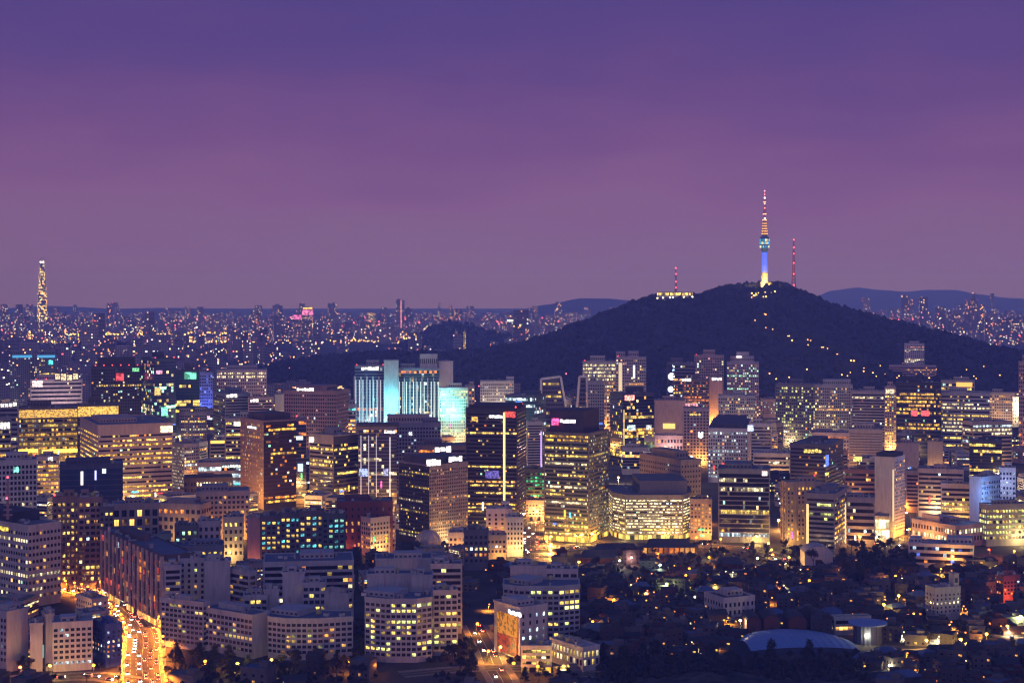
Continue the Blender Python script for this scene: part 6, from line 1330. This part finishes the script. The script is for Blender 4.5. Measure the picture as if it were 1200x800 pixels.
ZT = [(700, 1010, 772, 806, 50, 1.1), (930, 1070, 642, 690, 40, 1.3), (690, 930, 645, 690, 36, 1.1), (180, 430, 774, 800, 46, 1.1), (410, 440, 740, 790, 10, 1.1), (520, 560, 760, 792, 14, 1.0), (0, 180, 770, 800, 14, .8), (610, 700, 785, 800, 10, .7), (1000, 1200, 690, 790, 18, .9), (660, 860, 690, 770, 18, .9)]
for (a, b, c, d, q, s) in ZT:
    m_ = tries = 0
    while m_ < q and tries < q * 30:
        tries += 1; x, y = G(R.uniform(a, b), R.uniform(c, d)); z = mound_z(x, y) if 745 < y < 910 and 10 < x < 260 else 0
        m_ += place_tree(x, y, max(0, z - .3), s)
for side in (-1, 1):                                   # street trees
    for k in range(2, len(R_MAIN) - 2, 3):
        a, b = Vector(R_MAIN[k]), Vector(R_MAIN[k + 1]); d = (b - a).normalized(); p = a + Vector((-d.y, d.x)) * side * 13; place_tree(p.x, p.y, .1, .6, False)
pts = []
for (a, b, c, d, q) in ((930, 1070, 640, 692, 420), (690, 940, 640, 692, 260), (690, 1020, 772, 812, 520), (180, 430, 773, 806, 160), (660, 1220, 690, 800, 60), (410, 445, 735, 795, 50), (500, 560, 750, 800, 70), (590, 680, 755, 790, 40)):
    for _ in range(q):
        x, y = G(R.uniform(a, b), R.uniform(c, d))
        if occupied(x, y, 1.2): continue
        z = mound_z(x, y) if 745 < y < 925 and 10 < x < 260 else 0; pts.append((x, y, max(0, z) - .6))
crowns('undergrowth', pts, tex_mat('shrubs', (.006, .007, .007), (.026, .023, .018), .25), 1.2, 3.2, 21)
# ------------------------------------------------------------------ cars
def car_proto(c):
    t = thing('car', 'x', 'car', (0, 0, -500)); b = MB()
    pr = [(-2.2, .35), (-2.25, .75), (-1.6, .95), (1.3, .98), (2.15, .8), (2.2, .35)]
    for sy in (-1, 1): b.face([(x, sy * .88, z) for x, z in pr][::sy])
    for (x, z), (x2, z2) in zip(pr, pr[1:] + pr[:1]): b.face([(x, -.88, z), (x2, -.88, z2), (x2, .88, z2), (x, .88, z)])
    b.build('body', wall_mat(c, .3), t)
    cb = [(-1.55, .96), (-1.05, 1.45), (.55, 1.46), (1.25, .98)]; b = MB()
    for sy in (-1, 1): b.face([(x, sy * .76, z) for x, z in cb][::sy])
    for (x, z), (x2, z2) in zip(cb, cb[1:] + cb[:1]): b.face([(x, -.76, z), (x2, -.76, z2), (x2, .76, z2), (x, .76, z)])
    b.build('cabin', GL['dark'], t)
    for sx in (-1.35, 1.35):
        for sy in (-.86, .86): b = MB(); b.bar((sx, sy - .1, .33), (sx, sy + .1, .33), .33, 10); b.build('wheel', wall_mat((.03, .03, .03)), t)
    for sy in (-.6, .6):
        b = MB(); b.box(2.12, 2.27, sy - .22, sy + .22, .5, .8); b.build('headlight', emit_mat((1, .9, .65), 60, 'headlight_glow'), t)
        b = MB(); b.box(-2.31, -2.18, sy - .24, sy + .24, .5, .82); b.build('tail_light', emit_mat((1, .05, .03), 45, 'tail_light_glow'), t)
    return t
CP = [(car_proto(c), n_) for c, n_ in (((.5, .5, .52), 'silver'), ((.03, .03, .035), 'black'), ((.65, .64, .62), 'white'))]
used = set(); NC = [0]
def cars(pts, w, n, cnt):
    L = [(Vector(a), Vector(b)) for a, b in zip(pts, pts[1:])]
    for _ in range(cnt):
        a, b = R.choice(L); d = (b - a).normalized(); nn = Vector((-d.y, d.x)); q = R.choice([k for k in range(n)]); off = -w / 2 + .4 + (w - .8) * (q + .5) / n; p = a + (b - a) * R.random() + nn * off
        if any((p - c).length < 6.5 for c in CARS): continue
        CARS.append(p); t, nm = R.choice(CP); o = t if nm not in used else copy_tree(t); used.add(nm)
        o.location = (p.x, p.y, .12); o.rotation_euler = (0, 0, math.atan2(d.y, d.x) + (0 if off < 0 else math.pi)); o['label'] = '%s car with its lights on in the stream of night traffic' % nm; o['group'] = '%s cars in the traffic' % nm
CARS = []
cars(R_MAIN, 21, 6, 280); cars(R_MID, 12, 2, 14); cars(R_LOW, 14, 4, 22); cars(R_SEJ, 24, 6, 60); cars(R_GATE, 16, 4, 30); cars(R_SE, 9, 2, 10); cars(R_EAST, 14, 2, 10)
# ------------------------------------------------------------------ near lamps
O_, Y_, W_, G_ = (1, .33, .035), (1, .58, .10), (1, .85, .5), (.8, 1, .7)
NL = [(678, 668, Y_, 5), (718, 713, O_, 6), (833, 613, O_, 5), (772, 658, O_, 2), (832, 655, W_, 2), (849, 655, Y_, 4), (831, 662, O_, 3), (858, 666, Y_, 4), (838, 696, Y_, 3), (797, 675, O_, 2), (805, 684, O_, 5), (808, 676, O_, 3), (792, 689, (.9, 1, .3), 4), (780, 694, (.9, 1, .4), 2), (816, 710, W_, 3), (903, 653, Y_, 3), (907, 659, O_, 3), (900, 645, Y_, 2), (857, 626, Y_, 4), (887, 663, W_, 2), (924, 662, Y_, 3), (868, 738, W_, 4), (681, 753, O_, 7), (696, 740, O_, 3), (947, 690, O_, 6), (1188, 655, (1, .3, .06), 6), (1160, 653, (1, .12, .05), 4), (1166, 673, Y_, 7), (1049, 684, (1, .3, .08), 5), (994, 674, O_, 2), (1037, 719, Y_, 6), (1053, 708, Y_, 4), (1087, 762, Y_, 9), (1127, 761, Y_, 9), (1156, 755, Y_, 6), (1142, 764, W_, 3), (1186, 700, (1, .2, .04), 6), (1195, 733, (.95, 1, .4), 5), (1015, 755, W_, 2), (1121, 794, Y_, 4), (1182, 745, (1, .4, .1), 4), (773, 671, G_, 3), (725, 666, W_, 2), (740, 662, (1, .5, .4), 3), (670, 600 + 85, W_, 1), (1043, 793, W_, 3), (930, 632, O_, 3), (700, 633, O_, 6), (645, 637, O_, 6), (675, 636, Y_, 4), (585, 648, O_, 6), (610, 628, O_, 6), (636, 615, O_, 5), (620, 590, O_, 4), (640, 643, Y_, 4), (558, 742, O_, 5), (571, 775, O_, 6), (585, 770, Y_, 5), (600, 790, O_, 3), (630, 793, O_, 2), (660, 794, Y_, 3), (320, 786, Y_, 3), (365, 786, Y_, 3), (410, 788, O_, 3), (440, 790, O_, 2), (240, 788, O_, 4), (280, 790, Y_, 3), (25, 795, (1, .3, .1), 3), (60, 793, Y_, 3), (110, 792, O_, 3), (845, 640, O_, 5), (815, 638, O_, 4), (980, 634, (.7, 1, .2), 4), (1065, 628, O_, 8), (925, 628, O_, 5), (1060, 600, O_, 5)]
for k, (px, py, c, w) in enumerate(NL):
    x, y = G(px, py); nm = 'red' if c[1] < .31 else ('orange' if c[1] < .5 else ('yellow' if c[1] < .8 else 'white'))
    lamp(x, y, 0, c, 3.6, 1.0, 6.5, 0, '%s%.2f' % (nm, c[2]), '%s lamp glowing at the roadside between the dark roofs' % nm, '%s lamps between the dark roofs' % nm); plamp(x, y - 2.5, 6.2, c, w * 2600, r=.8)
n = tries = 0
while n < 110 and tries < 4000:
    tries += 1; px, py = (R.uniform(660, 1215), R.uniform(668, 800)) if n < 90 else (R.uniform(420, 660), R.uniform(640, 790)); x, y = G(px, py)
    if 690 < px < 1000 and py > 765 or occupied(x, y, .6): continue
    n += 1; c = R.choice((O_, O_, Y_, W_, (1, .30, .06))); nm = 'orange' if c[1] < .5 else ('yellow' if c[1] < .8 else 'white')
    o = lamp(x, y, 0, c, 3.6, R.choice((.55, .75)), 4.5, R.choice((0, 14000, 26000)), 'alley%s%.2f' % (nm, c[1]), '%s alley lamp between small dark houses of the low quarter' % nm, '%s alley lamps of the low quarter' % nm); o.name = 'alley_lamp'; o['category'] = 'alley lamp'
for side in (-1, 1):
    for k in range(1, len(R_MAIN) - 1, 2):
        a, b = Vector(R_MAIN[k]), Vector(R_MAIN[k + 1]); d = (b - a).normalized(); p = a + Vector((-d.y, d.x)) * side * 11.3
        lamp(p.x, p.y, .1, (1, .27, .025), 7, .9, 8, 50000, 'avenue', 'orange lamp on the avenue full of traffic', 'lamps along the avenue')
for k in range(0, len(R_SEJ) - 1, 2):
    p = R_SEJ[k]; lamp(p[0] + 13, p[1], .1, (1, .48, .1), 8, 1.2, 8, 100000, 'boulevard', 'orange lamp on the boulevard between the two tall glass towers', 'lamps along the boulevard')
n = tries = 0
while n < 105 and tries < 4000:
    tries += 1; px, Y = R.uniform(0, 1200), R.uniform(1430, 2900); x = gx(px, Y)
    if hill_z(x, Y) > 1 or any((x - a) ** 2 + (Y - b) ** 2 < (c * .72) ** 2 for a, b, c in OCC): continue
    n += 1; lamp(x, Y, 0, R.choice(((1, .45, .09), (1, .7, .3))), 7, 1.2, 9, 0, 'downtown%d' % (n % 2), 'warm lamp in a downtown side street between office blocks', 'lamps in the downtown side streets')
    if n % 3: plamp(x, Y - 3, 6, R.choice(((1, .45, .1), (1, .6, .25), (1, .75, .5))), 60000, r=1)
# ------------------------------------------------------------------ the evening air
m = MB(); m.box(-12000, 12000, -300, 25000, -1.5, 520)
hz = m.build('haze', bpy.data.materials.new('haze')); hm = hz.data.materials[0]; hm.use_nodes = True
hn = hm.node_tree.nodes; hn.remove(hn['Principled BSDF']); pv = hn.new('ShaderNodeVolumePrincipled')
pv.inputs['Color'].default_value = (0.22, 0.33, 1.0, 1); pv.inputs['Absorption Color'].default_value = (1, 1, 1, 1); pv.inputs['Density'].default_value = 9e-5; pv.inputs['Anisotropy'].default_value = -0.6
hm.node_tree.links.new(pv.outputs[0], hn['Material Output'].inputs['Volume']); tag(hz, kind='stuff')
# scene props that were never placed (hidden prototypes) are removed
for o in list(scn.objects):
    if o.parent is None and o.location.z < -400:
        for c in list(o.children_recursive): bpy.data.objects.remove(c)
        bpy.data.objects.remove(o)
